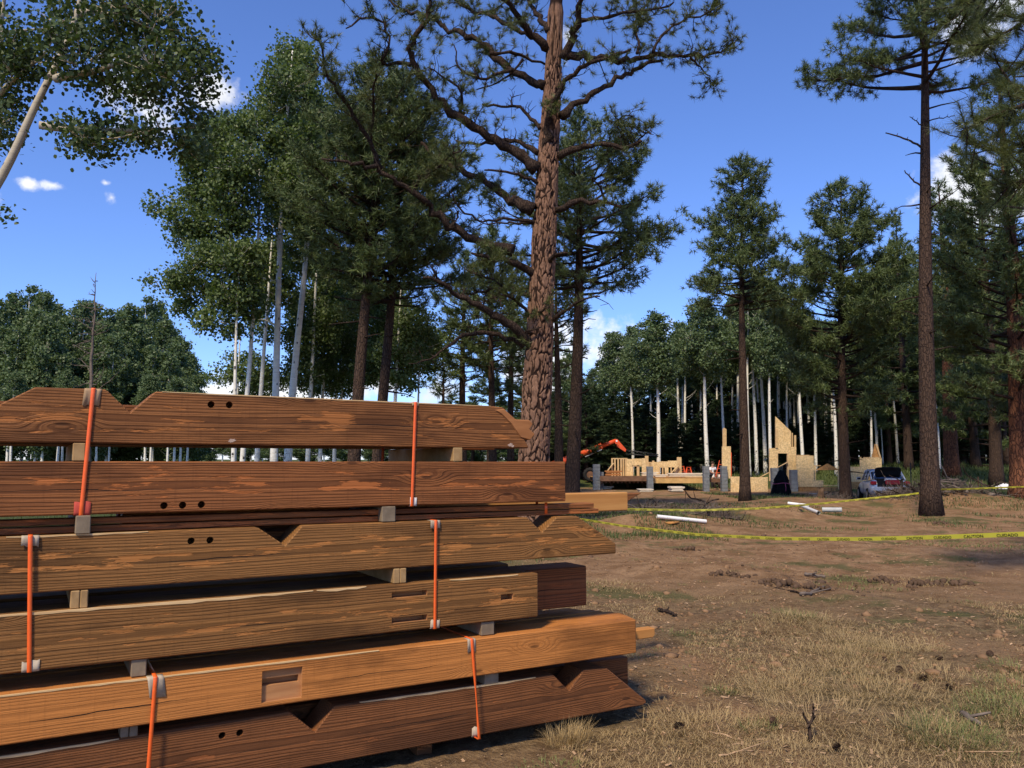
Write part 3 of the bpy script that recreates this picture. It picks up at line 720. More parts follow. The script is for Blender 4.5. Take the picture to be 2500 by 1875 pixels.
def scuff(par, c, w, h, seed):
    rg = np.random.default_rng(seed); pts = []
    for k in range(18): a = 2 * math.pi * k / 18; r_ = rg.uniform(.55, 1.05); pts.append((w * r_ * math.cos(a) + .3 * h * math.sin(a), h * r_ * math.sin(a)))
    stack_obj('scuff', prism_me('scuff', pts, 0, .004, M['scuff']), c[0], -.0008, c[1], par)
scuff(A, z1(1565, 486), .021, .011, 1); scuff(A, z2(1285, 482), .020, .012, 2); scuff(A, z2(1300, 490), .012, .008, 3)

# ---------------------------------------------------------------- trees
def base_at(px, Y, py=1130):
    p = at(px, py, Y); return np.array([p[0], Y, float(gz(p[0], Y)) - .05])
def curve(P, n):
    P = np.asarray(P, float); L = np.r_[0, np.cumsum(np.linalg.norm(np.diff(P, axis=0), axis=1))]
    s = np.linspace(0, L[-1], n)
    Q = np.stack([np.interp(s, L, P[:, k]) for k in range(3)], 1)
    if n > 6:
        for _ in range(2): Q[1:-1] = (Q[:-2] + 2 * Q[1:-1] + Q[2:]) / 4
    return Q
def pine_mesh(seed, H, cb, rmax, r0, prof, nb=70, nn=12, nl=.2, nw=.02, dens=7., droop=.0, rise=.45, lean=(0, 0), bark='barkfar', needle='needle2', dead=6, segs=9, sides=None, tuftn=None, puff=False):
    """trunk, limbs and needles of one pine standing at the origin"""
    rg = np.random.default_rng(seed)
    tz = np.linspace(0, H, 26); f = tz / H
    wx = .06 * np.sin(f * 5 + seed) * (H / 14); wy = .06 * np.cos(f * 4 + seed) * (H / 14)
    P = np.stack([lean[0] * f + wx, lean[1] * f + wy, tz], 1)
    r = r0 * np.clip(1 - f, .02, 1) ** .75 * (1 + .35 * np.exp(-tz / .45))
    tm = MB(); tube(tm, P, r, segs)
    lm = MB(); nm = MB(); TC = []; TD = []; TA = []; TB = []; TR = []
    axis = lambda z: np.array([np.interp(z, tz, P[:, 0]), np.interp(z, tz, P[:, 1]), z])
    for i in range(nb):
        u = ((i + rg.random()) / nb) ** .9
        z = cb + (H - cb) * u * .985
        L = rmax * prof(u) * rg.uniform(.6, 1.12)
        if L < .15: L = .15
        az = i * 2.399 + rg.normal() * .35
        if sides is not None and math.cos(az) * sides < -.2 and rg.random() < .55: L *= .6
        el = rise * (-.15 + 1.5 * u) - droop * (1 - u) + rg.normal() * .14
        d = np.array([math.cos(az) * math.cos(el), math.sin(az) * math.cos(el), math.sin(el)])
        b = axis(z); n = 6; k = np.linspace(0, 1, n)[:, None]
        side = np.cross(d, [0, 0, 1]); 
        path = b + d * L * k + np.array([0, 0, 1.]) * (L * .22 * k ** 2.2) + side * L * rg.normal() * .10 * k ** 2 + rg.normal(size=(n, 3)) * .02 * L * k
        rb = min(r0 * .32, .012 + .022 * L) * (1 - u * .4)
        tube(lm, path, np.linspace(rb, .008, n), 4, False)
        nt_ = max(3, int(L * dens * 1.55))
        for j in range(nt_):
            kk = rg.uniform(.24, 1.0) ** .7
            c = np.array([np.interp(kk, k[:, 0], path[:, a]) for a in range(3)])
            out = unit(d * .7 + side * rg.normal() * .9 + np.array([0, 0, rg.uniform(-.25, .95)]))
            tl = L * rg.uniform(.10, .30) * (1.15 - kk * .5) + .12
            e = c + out * tl
            TA.append(c); TB.append(e); TR.append(.009)
            m_ = tuftn or max(1, int(tl / .16))
            for g in range(m_):
                if puff:                 # rounded tussock at the twig end
                    off = rg.normal(size=3); cc = e + off * .10; TC.append(cc); TD.append(off * .9 + out * .5 + np.array([0, 0, .5])); continue
                cc = e - out * tl * (g / m_) * .75 + rg.normal(size=3) * .05
                TC.append(cc); TD.append(out + np.array([0, 0, .35]))
        TC.append(path[-1]); TD.append(d + np.array([0, 0, .4]))
    for g in range(5): TC.append(axis(H) - np.array([0, 0, .12 * g])); TD.append(np.array([0, 0, 1.]))
    for i in range(dead):
        z = rg.uniform(cb * .35, cb); az = rg.uniform(0, 6.28); L = rg.uniform(.25, .9) * min(1.2, rmax * .5)
        d = np.array([math.cos(az), math.sin(az), rg.uniform(-.2, .35)]); b = axis(z); rt = np.interp(z, tz, r)
        k = np.linspace(0, 1, 4)[:, None]
        tube(lm, b + d * (rt * .7 + L * k) + rg.normal(size=(4, 3)) * .04 * k, np.linspace(.03, .008, 4), 4, True)
    if TA: prisms(lm, np.array(TA), np.array(TB), .009, .005)
    needles(nm, np.array(TC), np.array(TD), nn, nl * 1.08, nw * 1.45, rg, .95)
    return [tm.mesh('trunk', M[bark], smooth=True), lm.mesh('branches', M['limb'], smooth=True), nm.mesh('crown', M[needle])]
def put_tree(name, meshes, loc, label, group=None, scale=1., rz=0., cat='tree', sz=None, parts=('trunk', 'branches', 'crown')):
    e = thing(name, label, cat, loc, rz, group); e.scale = (scale, scale, sz or scale)
    for pn, me in zip(parts, meshes):
        o = link(pn, me, e)
        if pn == 'branches': o['kind'] = 'stuff'
    return e
round_prof = lambda u: (math.sin(math.pi * min(1, u * .62 + .38)) ** .75) * (1 - .25 * u)
def cone_prof(u): return (1 - u) ** .8 * (.55 + .45 * min(1, u * 6)) + .06
def tall_prof(u): return (.55 + .45 * math.sin(math.pi * min(1, .25 + u * .8))) * (1 - u ** 3) + .08
def hz(py, Y): return float(at(1250, py, Y)[2])   # height seen at picture row py at distance Y

# --- the big ponderosa
BY = 20.0
def big_pine():
    e0 = base_at(1303, BY)
    root = thing('ponderosa_pine', 'huge old ponderosa pine with orange plated bark and crooked bare limbs', 'tree', tuple(e0))
    rows = [(1300, 1303, 52), (1240, 1303, 43), (1111, 1303, 37.5), (887, 1313.5, 34.5), (728, 1321, 31.5), (597, 1327, 31), (398, 1337, 28), (199, 1349, 22.5), (0, 1358, 19), (-250, 1368, 14), (-500, 1376, 8), (-680, 1382, 2)]
    C = np.array([at(x, y, BY) for y, x, h in rows]); hw = np.array([h for _, _, h in rows]) / FPX * BY
    C[0, 2] = e0[2]
    zz = np.concatenate([np.linspace(C[0, 2], 11.8, 560), np.linspace(11.9, C[-1, 2], 40)])
    cx = np.interp(zz, C[:, 2], C[:, 0]); rr = np.interp(zz, C[:, 2], hw)
    k = 168; th = np.arange(k) * 2 * np.pi / k
    # plated bark: cells on the unrolled trunk, long in height
    rg = np.random.default_rng(11)
    W = 2 * np.pi * .33; nc = 880; cu = rg.uniform(0, W, nc); cv = rg.uniform(-.5, 12.5, nc) 
    AN = .30
    U = th / (2 * np.pi) * W
    uu, vv = np.meshgrid(U, zz)
    uu = uu + .06 * vn(vv * 3.1, uu * 5) + .045 * vn(vv * 9, uu * 14) + .02 * vn(vv * 23, uu * 31); vv2 = vv + .30 * vn(vv * 2 + 40, uu * 6) + .14 * vn(vv * 7 + 40, uu * 16)
    d1 = np.full(uu.shape, 9.); d2 = np.full(uu.shape, 9.); 
    order = np.argsort(cv)
    for i in order:
        lo = np.searchsorted(zz, cv[i] - .75); hi = np.searchsorted(zz, cv[i] + .75)
        if hi <= lo: continue
        du = np.abs(uu[lo:hi] - cu[i]) % W; du = np.minimum(du, W - du)
        d = np.hypot(du, (vv2[lo:hi] - cv[i]) * AN)
        a1 = d1[lo:hi]; a2 = d2[lo:hi]
        n2 = np.where(d < a1, a1, np.minimum(a2, d)); n1 = np.minimum(a1, d)
        d1[lo:hi] = n1; d2[lo:hi] = n2
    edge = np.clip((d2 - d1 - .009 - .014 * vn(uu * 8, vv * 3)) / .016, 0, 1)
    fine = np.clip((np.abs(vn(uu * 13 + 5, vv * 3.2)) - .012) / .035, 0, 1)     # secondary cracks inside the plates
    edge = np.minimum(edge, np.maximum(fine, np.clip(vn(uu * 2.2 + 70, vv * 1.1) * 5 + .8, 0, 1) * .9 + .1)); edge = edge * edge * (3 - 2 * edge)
    rad = rr[:, None] * (1 + .025 * np.sin(3 * th + 1)[None] + .02 * np.sin(2 * th + zz[:, None] * .5)) - .034 * (1 - edge) + .016 * vn(np.floor(uu * 7) * 3.3, np.floor(vv * 3) * 2.1) * edge + .010 * vn(uu * 26, vv * 20) + .012 * vn(uu * 9, vv * 4)
    V = np.stack([cx[:, None] + rad * np.cos(th), BY + rad * np.sin(th), np.broadcast_to(zz[:, None], rad.shape)], -1)
    n = len(zz); i = np.arange(n - 1)[:, None] * k; j = np.arange(k)[None]; j2 = (j + 1) % k
    q = np.stack([i + j, i + j2, i + k + j2, i + k + j], -1).reshape(-1, 4)
    mb = MB(); mb.add(V.reshape(-1, 3), q); tr = mb.build('trunk', None, root, smooth=True)
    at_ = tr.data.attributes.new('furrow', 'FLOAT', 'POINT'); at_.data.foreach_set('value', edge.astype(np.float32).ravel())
    m, t, b = newmat('big_pine_bark', .9, .12)
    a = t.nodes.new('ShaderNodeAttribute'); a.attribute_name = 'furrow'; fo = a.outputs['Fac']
    oc = t.nodes.new('ShaderNodeTexCoord').outputs['Object']
    fl = noise(t, vscale(t, oc, (22., 22., 9.)), 1, 5, .62); fl2 = noise(t, vscale(t, oc, (2.5, 2.5, 1.2)), 1, 3, .5); fl3 = noise(t, vscale(t, oc, (70., 70., 40.)), 1, 3, .6)
    plate = mixc(t, mrange(t, fl, .3, .7), (.120, .066, .042), (.290, .165, .105))
    plate = mixc(t, mrange(t, fl2, .42, .66, 0, .6), plate, (.16, .088, .058)); plate = mixc(t, mrange(t, fl3, .55, .75, 0, .5), plate, (.09, .05, .034))
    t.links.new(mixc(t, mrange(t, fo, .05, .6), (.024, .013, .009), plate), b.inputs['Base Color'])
    bump(t, b, mth(t, 'ADD', fl, mth(t, 'MULTIPLY', fl3, .6)), .8, .02)
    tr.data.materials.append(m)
    # limbs: (zoomed picture points, start radius, end radius, depth change at the tip, leafiness, scale of twigs)
    f4 = lambda x, y: (750 + x * .4973, y * .4973)
    f5 = lambda x, y: (900 + x * .3918, 500 + y * .3918)
    L4 = [
     ([(1125, 830), (1000, 720), (850, 640), (740, 570), (640, 480), (580, 400), (520, 320), (500, 230), (530, 170), (600, 90), (615, 0), (590, -90)], .155, .04, -1.6, .9),
     ([(520, 320), (440, 308), (380, 310), (350, 315), (420, 220), (380, 120), (330, 70), (260, 90), (190, 140)], .06, .02, -1.2, .8),
     ([(1110, 1030), (1000, 970), (900, 900), (800, 850), (710, 820), (620, 770), (560, 700)], .14, .045, 1.8, .7),
     ([(1010, 1230), (840, 1190), (700, 1110), (600, 1010), (520, 940), (440, 900), (330, 820), (220, 800), (70, 780)], .15, .025, -2.2, .15),
     ([(360, 830), (300, 700), (230, 560), (160, 470), (110, 370), (70, 260), (40, 180)], .075, .02, -2.6, .95),
     ([(300, 700), (330, 560), (320, 430), (340, 360)], .05, .015, -1.6, .9),
     ([(520, 940), (560, 860), (640, 830), (700, 760), (760, 740)], .05, .015, -1.9, .9),
     ([(1160, 420), (1100, 400), (1000, 340), (900, 260), (850, 200), (760, 170), (680, 150), (620, 90), (520, 60), (430, 40), (380, -20)], .125, .03, 1.9, 1.),
     ([(900, 260), (1000, 250), (1060, 280), (1150, 300), (1190, 340)], .05, .03, .8, .2),
     ([(1170, 240), (1100, 160), (1020, 70), (960, 0), (900, -90)], .12, .05, -1.5, .8),
     ([(1170, 240), (1120, 180), (1000, 130), (900, 80), (800, 50), (720, 0), (650, -60)], .09, .03, 2.2, .9),
     ([(1180, 150), (1120, 60), (1080, 0), (1050, -90)], .08, .05, 1.5, .7),
     ([(1255, 290), (1310, 170), (1340, 80), (1350, 0), (1370, -120)], .115, .06, -1.4, .6),
     ([(1275, 270), (1400, 280), (1550, 290), (1700, 270), (1850, 275), (1950, 280), (2060, 240), (2115, 190)], .12, .02, 1.2, .9),
     ([(1700, 255), (1720, 190), (1800, 130), (1880, 90), (1980, 60), (2010, 20)], .05, .015, .6, 1.),
     ([(1620, 260), (1630, 200), (1600, 100), (1660, 30), (1720, -30)], .045, .015, 1.4, 1.),
     ([(1340, 100), (1450, 90), (1560, 60), (1680, 50), (1800, 10)], .06, .02, -1.0, 1.),
     ([(1880, 275), (1930, 330), (1975, 380), (1990, 410)], .03, .01, 1.4, .7),
     ([(1165, 740), (1190, 600), (1215, 480), (1290, 370), (1400, 310), (1500, 270), (1590, 240)], .10, .03, -1.9, .6),
     ([(1250, 570), (1350, 490), (1450, 430), (1550, 370), (1660, 310), (1750, 295)], .115, .04, .6, .25),
     ([(1235, 770), (1330, 720), (1400, 700), (1500, 720), (1570, 730), (1640, 690)], .10, .04, -1.0, .35),
     ([(1570, 720), (1545, 640), (1500, 600), (1550, 560), (1610, 570)], .03, .012, -1.0, 1.), ([(1620, 700), (1660, 650), (1700, 660)], .025, .01, -1.2, 1.),
     ([(1225, 1030), (1290, 990), (1400, 985), (1470, 990), (1540, 1015)], .095, .03, -1.2, .12),
     ([(1470, 990), (1420, 900), (1400, 870)], .04, .015, -1.0, .1),
     ([(1115, 1090), (1050, 1075), (950, 1070), (850, 1100), (780, 1040), (700, 980), (705, 930)], .05, .015, -.8, .0),
     ([(1115, 1095), (1000, 1095), (900, 1090), (840, 1110)], .04, .015, .9, .0),
     ([(740, 1040), (735, 1080), (715, 1105)], .03, .02, -.9, .0),
     ([(1140, 630), (1080, 560), (1000, 520), (860, 512)], .06, .03, .7, .05), ([(1000, 520), (1010, 490), (995, 465)], .03, .012, .7, 0),
     ([(1130, 750), (1050, 700), (980, 690), (850, 715), (730, 690)], .075, .03, 1.1, .1),
     ([(1135, 900), (1070, 860), (1000, 845), (870, 835)], .05, .025, -.5, .0),
     ([(770, 560), (740, 540), (770, 470), (720, 400), (640, 360), (590, 330)], .05, .015, -1.2, .9),
     ([(1010, 340), (960, 350), (890, 390), (800, 380), (730, 330), (720, 220)], .05, .015, -.4, .95),
     ([(1060, 290), (1000, 370), (900, 420), (830, 440)], .035, .015, 0, .2)]
    L5 = [
     ([(1030, 430), (930, 380), (850, 330), (760, 330), (640, 300)], .12, .03, -1.0, 1.),
     ([(1040, 890), (940, 800), (840, 720), (760, 680), (650, 600), (540, 540), (440, 480), (340, 455)], .15, .03, -1.8, .12),
     ([(440, 490), (430, 440), (390, 390)], .04, .015, -1.7, .1),
     ([(970, 880), (880, 840), (770, 805), (620, 800), (540, 850), (460, 900), (390, 970), (250, 990)], .075, .015, -1.0, .0),
     ([(1120, 370), (1160, 310), (1240, 300)], .07, .025, -.9, .2),
     ([(1150, 720), (1230, 650), (1330, 600), (1440, 570)], .055, .02, -1.0, .35),
     ([(1010, 560), (930, 530), (820, 520), (700, 540), (560, 560)], .07, .02, .9, .7),
     ([(990, 700), (960, 620), (900, 580), (820, 560)], .05, .02, -.8, 1.), ([(1020, 690), (1080, 660), (1120, 640)], .04, .02, -.7, 1.),
     ([(1050, 830), (1020, 800), (960, 790), (1080, 760)], .05, .02, -.5, .1),
     ([(720, 660), (700, 600), (820, 570), (830, 650)], .02, .008, -1.5, 0), ([(900, 590), (780, 450), (680, 440), (600, 400)], .04, .012, -1.0, .8)]
    lm = MB(); nm = MB(); TA = []; TB = []; TC = []; TD = []; RA = []
    rg = np.random.default_rng(5)
    for fn, LL in ((f4, L4), (f5, L5)):
        for pts, ra, rb, dd, leaf in LL:
            n = len(pts); P = []
            for i, (x, y) in enumerate(pts):
                f = i / (n - 1); px, py = fn(x, y)
                dep = BY + dd * (f ** .9) if LL is not None else BY
                P.append(at(px, py, dep - (.12 if i == 0 else 0)))
            P = np.array(P); Ln = np.linalg.norm(np.diff(P, axis=0), axis=1).sum()
            k = max(6, int(Ln / .16)); Q = curve(P, k); Q[1:-1] += rg.normal(size=(k - 2, 3)) * (.016 + ra * .17)
            f = np.linspace(0, 1, k)
            rad = .86 * (rb + (ra - rb) * (1 - f) ** .9) * (1 + .25 * np.exp(-f * Ln / .25)) * (1 + .10 * rg.normal(size=k))
            tb = MB(); tube(tb, Q, np.clip(rad, .006, 1), 8 if ra > .06 else 6); tb.build('limb', M['limb'], root, smooth=True)
            # twigs
            ntw = int(Ln * (9.5 if leaf > .3 else 5.5))
            tang = unit(np.gradient(Q, axis=0))
            for j in range(ntw):
                ff = rg.uniform(.22 if leaf > .5 else .3, 1.0); ii = min(k - 1, int(ff * (k - 1)))
                c = Q[ii]; d = unit(tang[ii] * .5 + rg.normal(size=3) * .75 + np.array([0, 0, .25]))
                tl = rg.uniform(.15, .62) * (1.0 if leaf > .3 else .7)
                p = [c]
                for g in range(3):
                    d = unit(d + rg.normal(size=3) * .38 + np.array([0, 0, .14])); p.append(p[-1] + d * tl / 3)
                rr0 = rg.uniform(.009, .019)
                for g in range(3):
                    TA.append(p[g]); TB.append(p[g + 1]); RA.append(rr0 * (1 - .25 * g))
                if rg.random() < leaf:
                    for h in range(1 if rg.random() < .45 else 3):
                        d2 = unit(d + rg.normal(size=3) * .8); st = p[1 + h % 3]; e2 = st + d2 * rg.uniform(.12, .3)
                        TA.append(st); TB.append(e2); RA.append(.008)
                        TC.append(e2); TD.append(d2 + np.array([0, 0, .3]))
                    TC.append(p[3]); TD.append(d + np.array([0, 0, .3]))
                elif rg.random() < .6:
                    d2 = unit(d + rg.normal(size=3)); TA.append(p[2]); TB.append(p[2] + d2 * .2); RA.append(.008)
    RA = np.array(RA); prisms(lm, np.array(TA), np.array(TB), RA, RA * .7)
    needles(nm, np.array(TC), np.array(TD), 40, .18, .0105, rg, .85)
    # the unseen top above the frame, so that its shade is right
    topz = hz(0, BY) + .3
    for i in range(26):
        z = topz + rg.uniform(0, 4.6); az = i * 2.4; L = rg.uniform(1.5, 4.) * (1 - (z - topz) / 6.5)
        d = np.array([math.cos(az), math.sin(az), .35]); b0 = np.array([np.interp(z, C[:, 2], C[:, 0]), BY, z])
        kk = np.linspace(0, 1, 6)[:, None]; path = b0 + d * L * kk + np.array([0, 0, .2]) * L * kk ** 2
        tube(lm, path, np.linspace(.07, .015, 6), 5)
        cc = b0 + d * L * rg.uniform(.4, 1, (24, 1)) + rg.normal(size=(24, 3)) * .3
        needles(nm, cc, rg.normal(size=(24, 3)) + d, 18, .17, .012, rg)
    lm.build('twigs', M['limb'], root, smooth=True)['kind'] = 'stuff'
    nm.build('needles', M['needle'], root)
big_pine()

# --- aspens with crowns built from leaf clumps
def aspen_crown(mb, lm, blobs, rg, size=.085, per=13, six=False, dens=1.0, stems=None):
    """blobs: (centre, rx, ry, rz, fill); leaves gather in clumps on fine twigs"""
    for (c, rx, ry, rz, fill) in blobs:
        c = np.asarray(c)
        area = (rx * rz + rx * ry + ry * rz) * 4.2
        nc = max(6, int(area * 15 * fill * dens))
        u = unit(rg.normal(size=(nc, 3))); rad = rg.uniform(.25, 1.0, (nc, 1)) ** .45
        cl = c + u * rad * np.array([rx, ry, rz]) * (1 + .28 * rg.normal(size=(nc, 1)) * .6)
        # ragged edges: drop clumps where a coarse noise is low
        keep = vn(cl[:, 0] * 1.7 + cl[:, 1] * .9, cl[:, 2] * 1.9 + cl[:, 1] * .7) > -.26
        cl = cl[keep]
        nl = rg.poisson(per, len(cl)) + 2
        C = np.repeat(cl, nl, 0) + rg.normal(size=(nl.sum(), 3)) * np.array([.15, .15, .105])
        leaves(mb, C, size, rg, .3, six)
        # twigs to a third of the clumps
        k = cl[::3]; a = c + (k - c) * .35 + np.array([0, 0, -.25 * rz]); prisms(lm, a, k, .011, .004)
def aspen(name, label, trunk_px, Y, blobs_px, r_px, seed, size=.085, bark='aspen', group=None, six=False, per=13, limbs=(), dens=2.0, root_px=None, leafm='aspen_leaf', dy=1.0):
    rg = np.random.default_rng(seed)
    P = [dsp(x, y, Y + (d[0] if d else 0)) for x, y, *d in trunk_px]
    b0 = P[0]; gx, gy = float(b0[0]), float(b0[1])
    z0 = float(gz(gx, gy)) - .06
    if b0[2] > z0 + .3:
        dv = P[0] - P[1]; ext = np.array([P[0][0] + dv[0] / max(abs(dv[2]), .1) * (b0[2] - z0) * .6, P[0][1], z0]); ext[2] = float(gz(ext[0], ext[1])) - .06
        P = [ext] + P
    base = P[0]
    root = thing(name, label, 'tree', tuple(base), 0, group)
    Q = curve(P, max(14, int(np.linalg.norm(P[-1] - P[0]) / .3)))
    n = len(Q); f = np.linspace(0, 1, n); r = r_px * 1.1302 / FPX * Y * (1 - f * .88) ** .8 * (1 + .25 * np.exp(-f * n * .3 / .4))
    tm = MB(); tube(tm, Q, np.clip(r, .012, 1), 12); tm.build('trunk', M[bark], root, smooth=True)
    lm = MB(); cm = MB(); bl = []
    for (x, y, rx, ry, *ex) in blobs_px:
        dd = ex[0] if ex else (rg.uniform(-1., .9) if y < 500 else rg.uniform(-.25, 1.5)) * dy; fill = ex[1] if len(ex) > 1 else 1.
        k = 1.1302 / FPX * (Y + dd); c = dsp(x, y, Y + dd)
        bl.append((c, rx * k, max(.5, (rx + ry) / 2 * k * .85), ry * k, fill))
    nodes = [Q[int(n * .3):]]
    for pts, ra, rb, dd in limbs:
        p = [dsp(x, y, Y + dd * i / max(1, len(pts) - 1)) for i, (x, y) in enumerate(pts)]
        kk = curve(p, 14); tb = MB(); tube(tb, kk, np.linspace(ra, rb, 14), 8); tb.build('limb', M[bark], root, smooth=True); nodes.append(kk[3:])
    nodes = np.concatenate(nodes)
    for (c, rx, ry, rz, fill) in bl:       # thin limb from the nearest lower wood into the clump
        dd = np.linalg.norm(nodes - c, axis=1) + 1.2 * np.clip(nodes[:, 2] - c[2], 0, 9); b1 = nodes[int(np.argmin(dd))]
        ln = np.linalg.norm(c - b1); mid = (b1 + c) / 2 + np.array([0, 0, -.10 * ln]); kk = curve([b1, mid, c], 8)
        tube(lm, kk, np.linspace(min(.028, .008 + .010 * ln), .006, 8), 5); nodes = np.vstack([nodes, kk[4:]])
    if bl: aspen_crown(cm, lm, bl, rg, size, per, six, dens)
    if lm.n: lm.build('twigs', M[bark], root, smooth=True)['kind'] = 'stuff'
    if cm.n: cm.build('crown', M[leafm], root)
    return root
# leaning aspen close by, upper left
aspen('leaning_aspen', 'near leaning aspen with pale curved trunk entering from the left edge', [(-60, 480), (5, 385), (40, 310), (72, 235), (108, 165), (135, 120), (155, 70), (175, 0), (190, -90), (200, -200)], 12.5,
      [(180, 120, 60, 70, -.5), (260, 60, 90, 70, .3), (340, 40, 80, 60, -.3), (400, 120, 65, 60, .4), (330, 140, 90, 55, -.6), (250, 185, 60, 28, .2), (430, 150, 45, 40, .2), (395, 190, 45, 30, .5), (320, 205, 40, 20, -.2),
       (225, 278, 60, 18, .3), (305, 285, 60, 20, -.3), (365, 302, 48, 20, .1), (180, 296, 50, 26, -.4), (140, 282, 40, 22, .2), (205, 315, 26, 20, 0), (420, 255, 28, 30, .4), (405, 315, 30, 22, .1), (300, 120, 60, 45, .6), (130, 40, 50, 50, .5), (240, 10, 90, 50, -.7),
       (60, 130, 40, 50, .8), (20, 90, 30, 50, .5), (120, 90, 40, 40, -.6), (300, -60, 150, 50, 0), (160, -80, 120, 60, .6)], 16.5, 31, .066, 'aspenn_shaded', None, True, 11, leafm='aspen_shaded', limbs=
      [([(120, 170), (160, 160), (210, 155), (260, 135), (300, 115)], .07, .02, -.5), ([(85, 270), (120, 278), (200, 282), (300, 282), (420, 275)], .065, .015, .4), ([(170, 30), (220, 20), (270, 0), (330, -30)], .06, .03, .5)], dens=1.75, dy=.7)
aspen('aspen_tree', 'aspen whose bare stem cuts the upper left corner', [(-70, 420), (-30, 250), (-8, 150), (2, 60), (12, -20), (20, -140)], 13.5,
      [(8, 130, 40, 40, .4), (30, 150, 40, 35, -.4), (10, 225, 42, 40, .3), (25, 255, 40, 28, -.3), (5, 290, 25, 22, .2), (2, 460, 18, 12, .1), (-40, 250, 60, 80, .6), (-60, 120, 60, 80, 0), (-40, 0, 60, 60, 0)], 12, 32, .066, 'aspenn_shaded', None, True, 11, leafm='aspen_shaded', limbs=
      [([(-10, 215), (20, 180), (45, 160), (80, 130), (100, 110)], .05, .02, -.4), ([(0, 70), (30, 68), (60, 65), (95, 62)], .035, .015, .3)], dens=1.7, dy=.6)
# the aspen clump
clump = 'aspens of the tall clump behind the stack'
aspen('aspen_tree', 'tallest straight aspen in the clump behind the stack', [(595, 870), (598, 760), (602, 600), (609, 440), (618, 280), (632, 110)], 26,
      [(636, 115, 42, 40), (655, 150, 45, 50), (615, 180, 60, 45), (650, 225, 62, 55), (590, 240, 55, 50), (560, 280, 55, 45), (640, 300, 70, 55), (590, 340, 70, 55), (645, 385, 60, 55), (600, 420, 60, 45), (625, 470, 40, 35)], 9.5, 41, .103, 'aspen', clump,
      limbs=[([(603, 545), (598, 500), (585, 470), (545, 465)], .06, .02, -.5), ([(598, 705), (575, 690), (530, 688), (480, 690)], .035, .012, .5), ([(600, 610), (570, 600), (530, 608)], .03, .01, -.4)])
aspen('aspen_tree', 'aspen of the clump leaning toward the pines', [(630, 870), (640, 760), (655, 620), (670, 440), (688, 250)], 27,
      [(690, 230, 40, 50), (670, 300, 50, 60), (700, 330, 40, 60), (680, 400, 50, 55), (660, 470, 45, 50), (690, 500, 45, 60), (650, 560, 40, 50)], 10, 42, .103, 'aspen', clump)
aspen('aspen_tree', 'aspen carrying the wide leafy side of the clump over the open sky', [(532, 870), (540, 780), (552, 600), (560, 470), (560, 330)], 25,
      [(500, 290, 60, 50), (455, 300, 45, 45), (520, 350, 60, 50), (450, 370, 55, 50), (420, 345, 35, 30), (500, 420, 65, 50), (430, 430, 50, 40), (355, 425, 34, 22, .3, .45), (350, 455, 30, 18, 0, .6), (395, 470, 45, 36), (460, 490, 60, 45), (540, 480, 55, 45), (400, 520, 35, 25)], 6.5, 43, .103, 'aspen', clump)
aspen('aspen_tree', 'slim aspen low on the open side of the clump', [(507, 870), (509, 760), (512, 650), (518, 560)], 24,
      [(500, 560, 60, 45), (440, 560, 50, 40), (540, 570, 50, 45), (385, 600, 35, 25, .2), (350, 618, 30, 20, 0, .8), (430, 630, 55, 35), (490, 640, 50, 40), (405, 665, 30, 22), (460, 690, 45, 25), (500, 715, 22, 20), (535, 650, 40, 50)], 6, 44, .103, 'aspen', clump)
aspen('aspen_tree', 'thin aspen in shade between the two tallest of the clump', [(562, 870), (570, 760), (582, 600), (590, 480)], 29,
      [(570, 560, 45, 45), (600, 560, 40, 50), (610, 640, 40, 50), (580, 700, 40, 40), (560, 620, 35, 40)], 6.5, 45, .103, 'aspen', clump)
aspen('aspen_tree', 'short aspen with leaves low against the horizon cloud', [(512, 870), (515, 800), (520, 700)], 31,
      [(485, 810, 34, 24, 0, .8), (500, 780, 26, 20), (550, 800, 40, 40), (580, 820, 40, 30), (540, 850, 30, 20)], 4, 46, .103, 'aspen', clump)
aspen('aspen_tree', 'aspen standing behind the leaning one, crown in pine shade', [(670, 870), (676, 760), (682, 610), (690, 480)], 31,
      [(690, 600, 50, 60), (660, 680, 40, 60), (700, 700, 45, 60), (640, 740, 40, 40), (690, 780, 45, 45), (650, 810, 45, 35)], 6, 47, .103, 'aspen', clump)
aspen('aspen_tree', 'thin aspen left of the two dark pine trunks', [(696, 870), (700, 780), (704, 640), (708, 540)], 33,
      [(720, 660, 40, 60), (740, 720, 45, 60), (730, 790, 40, 45), (700, 830, 40, 30)], 5, 48, .103, 'aspen', clump)
aspen('aspen_tree', 'twin-stemmed aspen just left of the first pine trunk', [(725, 870), (727, 790), (733, 640)], 35, [(760, 640, 50, 60), (770, 740, 45, 55), (790, 800, 40, 40), (745, 830, 35, 30)], 5, 49, .103, 'aspen', clump,
      limbs=[([(736, 900), (740, 780), (748, 680)], .07, .03, .2)])
aspen('aspen_tree', 'aspen between the two dark pine trunks', [(771, 870), (777, 780), (785, 660), (790, 560)], 30, [(800, 640, 45, 60), (840, 660, 40, 55), (830, 740, 45, 50), (800, 800, 35, 30)], 6.5, 50, .103, 'aspen', clump)
aspen('aspen_tree', 'aspen right of the pines with round crown over bright cloud', [(853, 875), (857, 800), (862, 700), (866, 620)], 29, [(850, 690, 45, 45), (890, 700, 45, 45), (840, 760, 40, 35), (885, 765, 45, 40), (915, 740, 35, 40), (860, 815, 35, 22)], 6, 51, .103, 'aspen', clump)
aspen('aspen_tree', 'smallest thin aspen over bright cloud, nearest the big pine', [(903, 880), (905, 820), (908, 740)], 33, [(905, 790, 40, 24), (930, 750, 35, 35), (900, 730, 35, 30), (880, 830, 22, 16)], 4, 52, .103, 'aspen', clump)
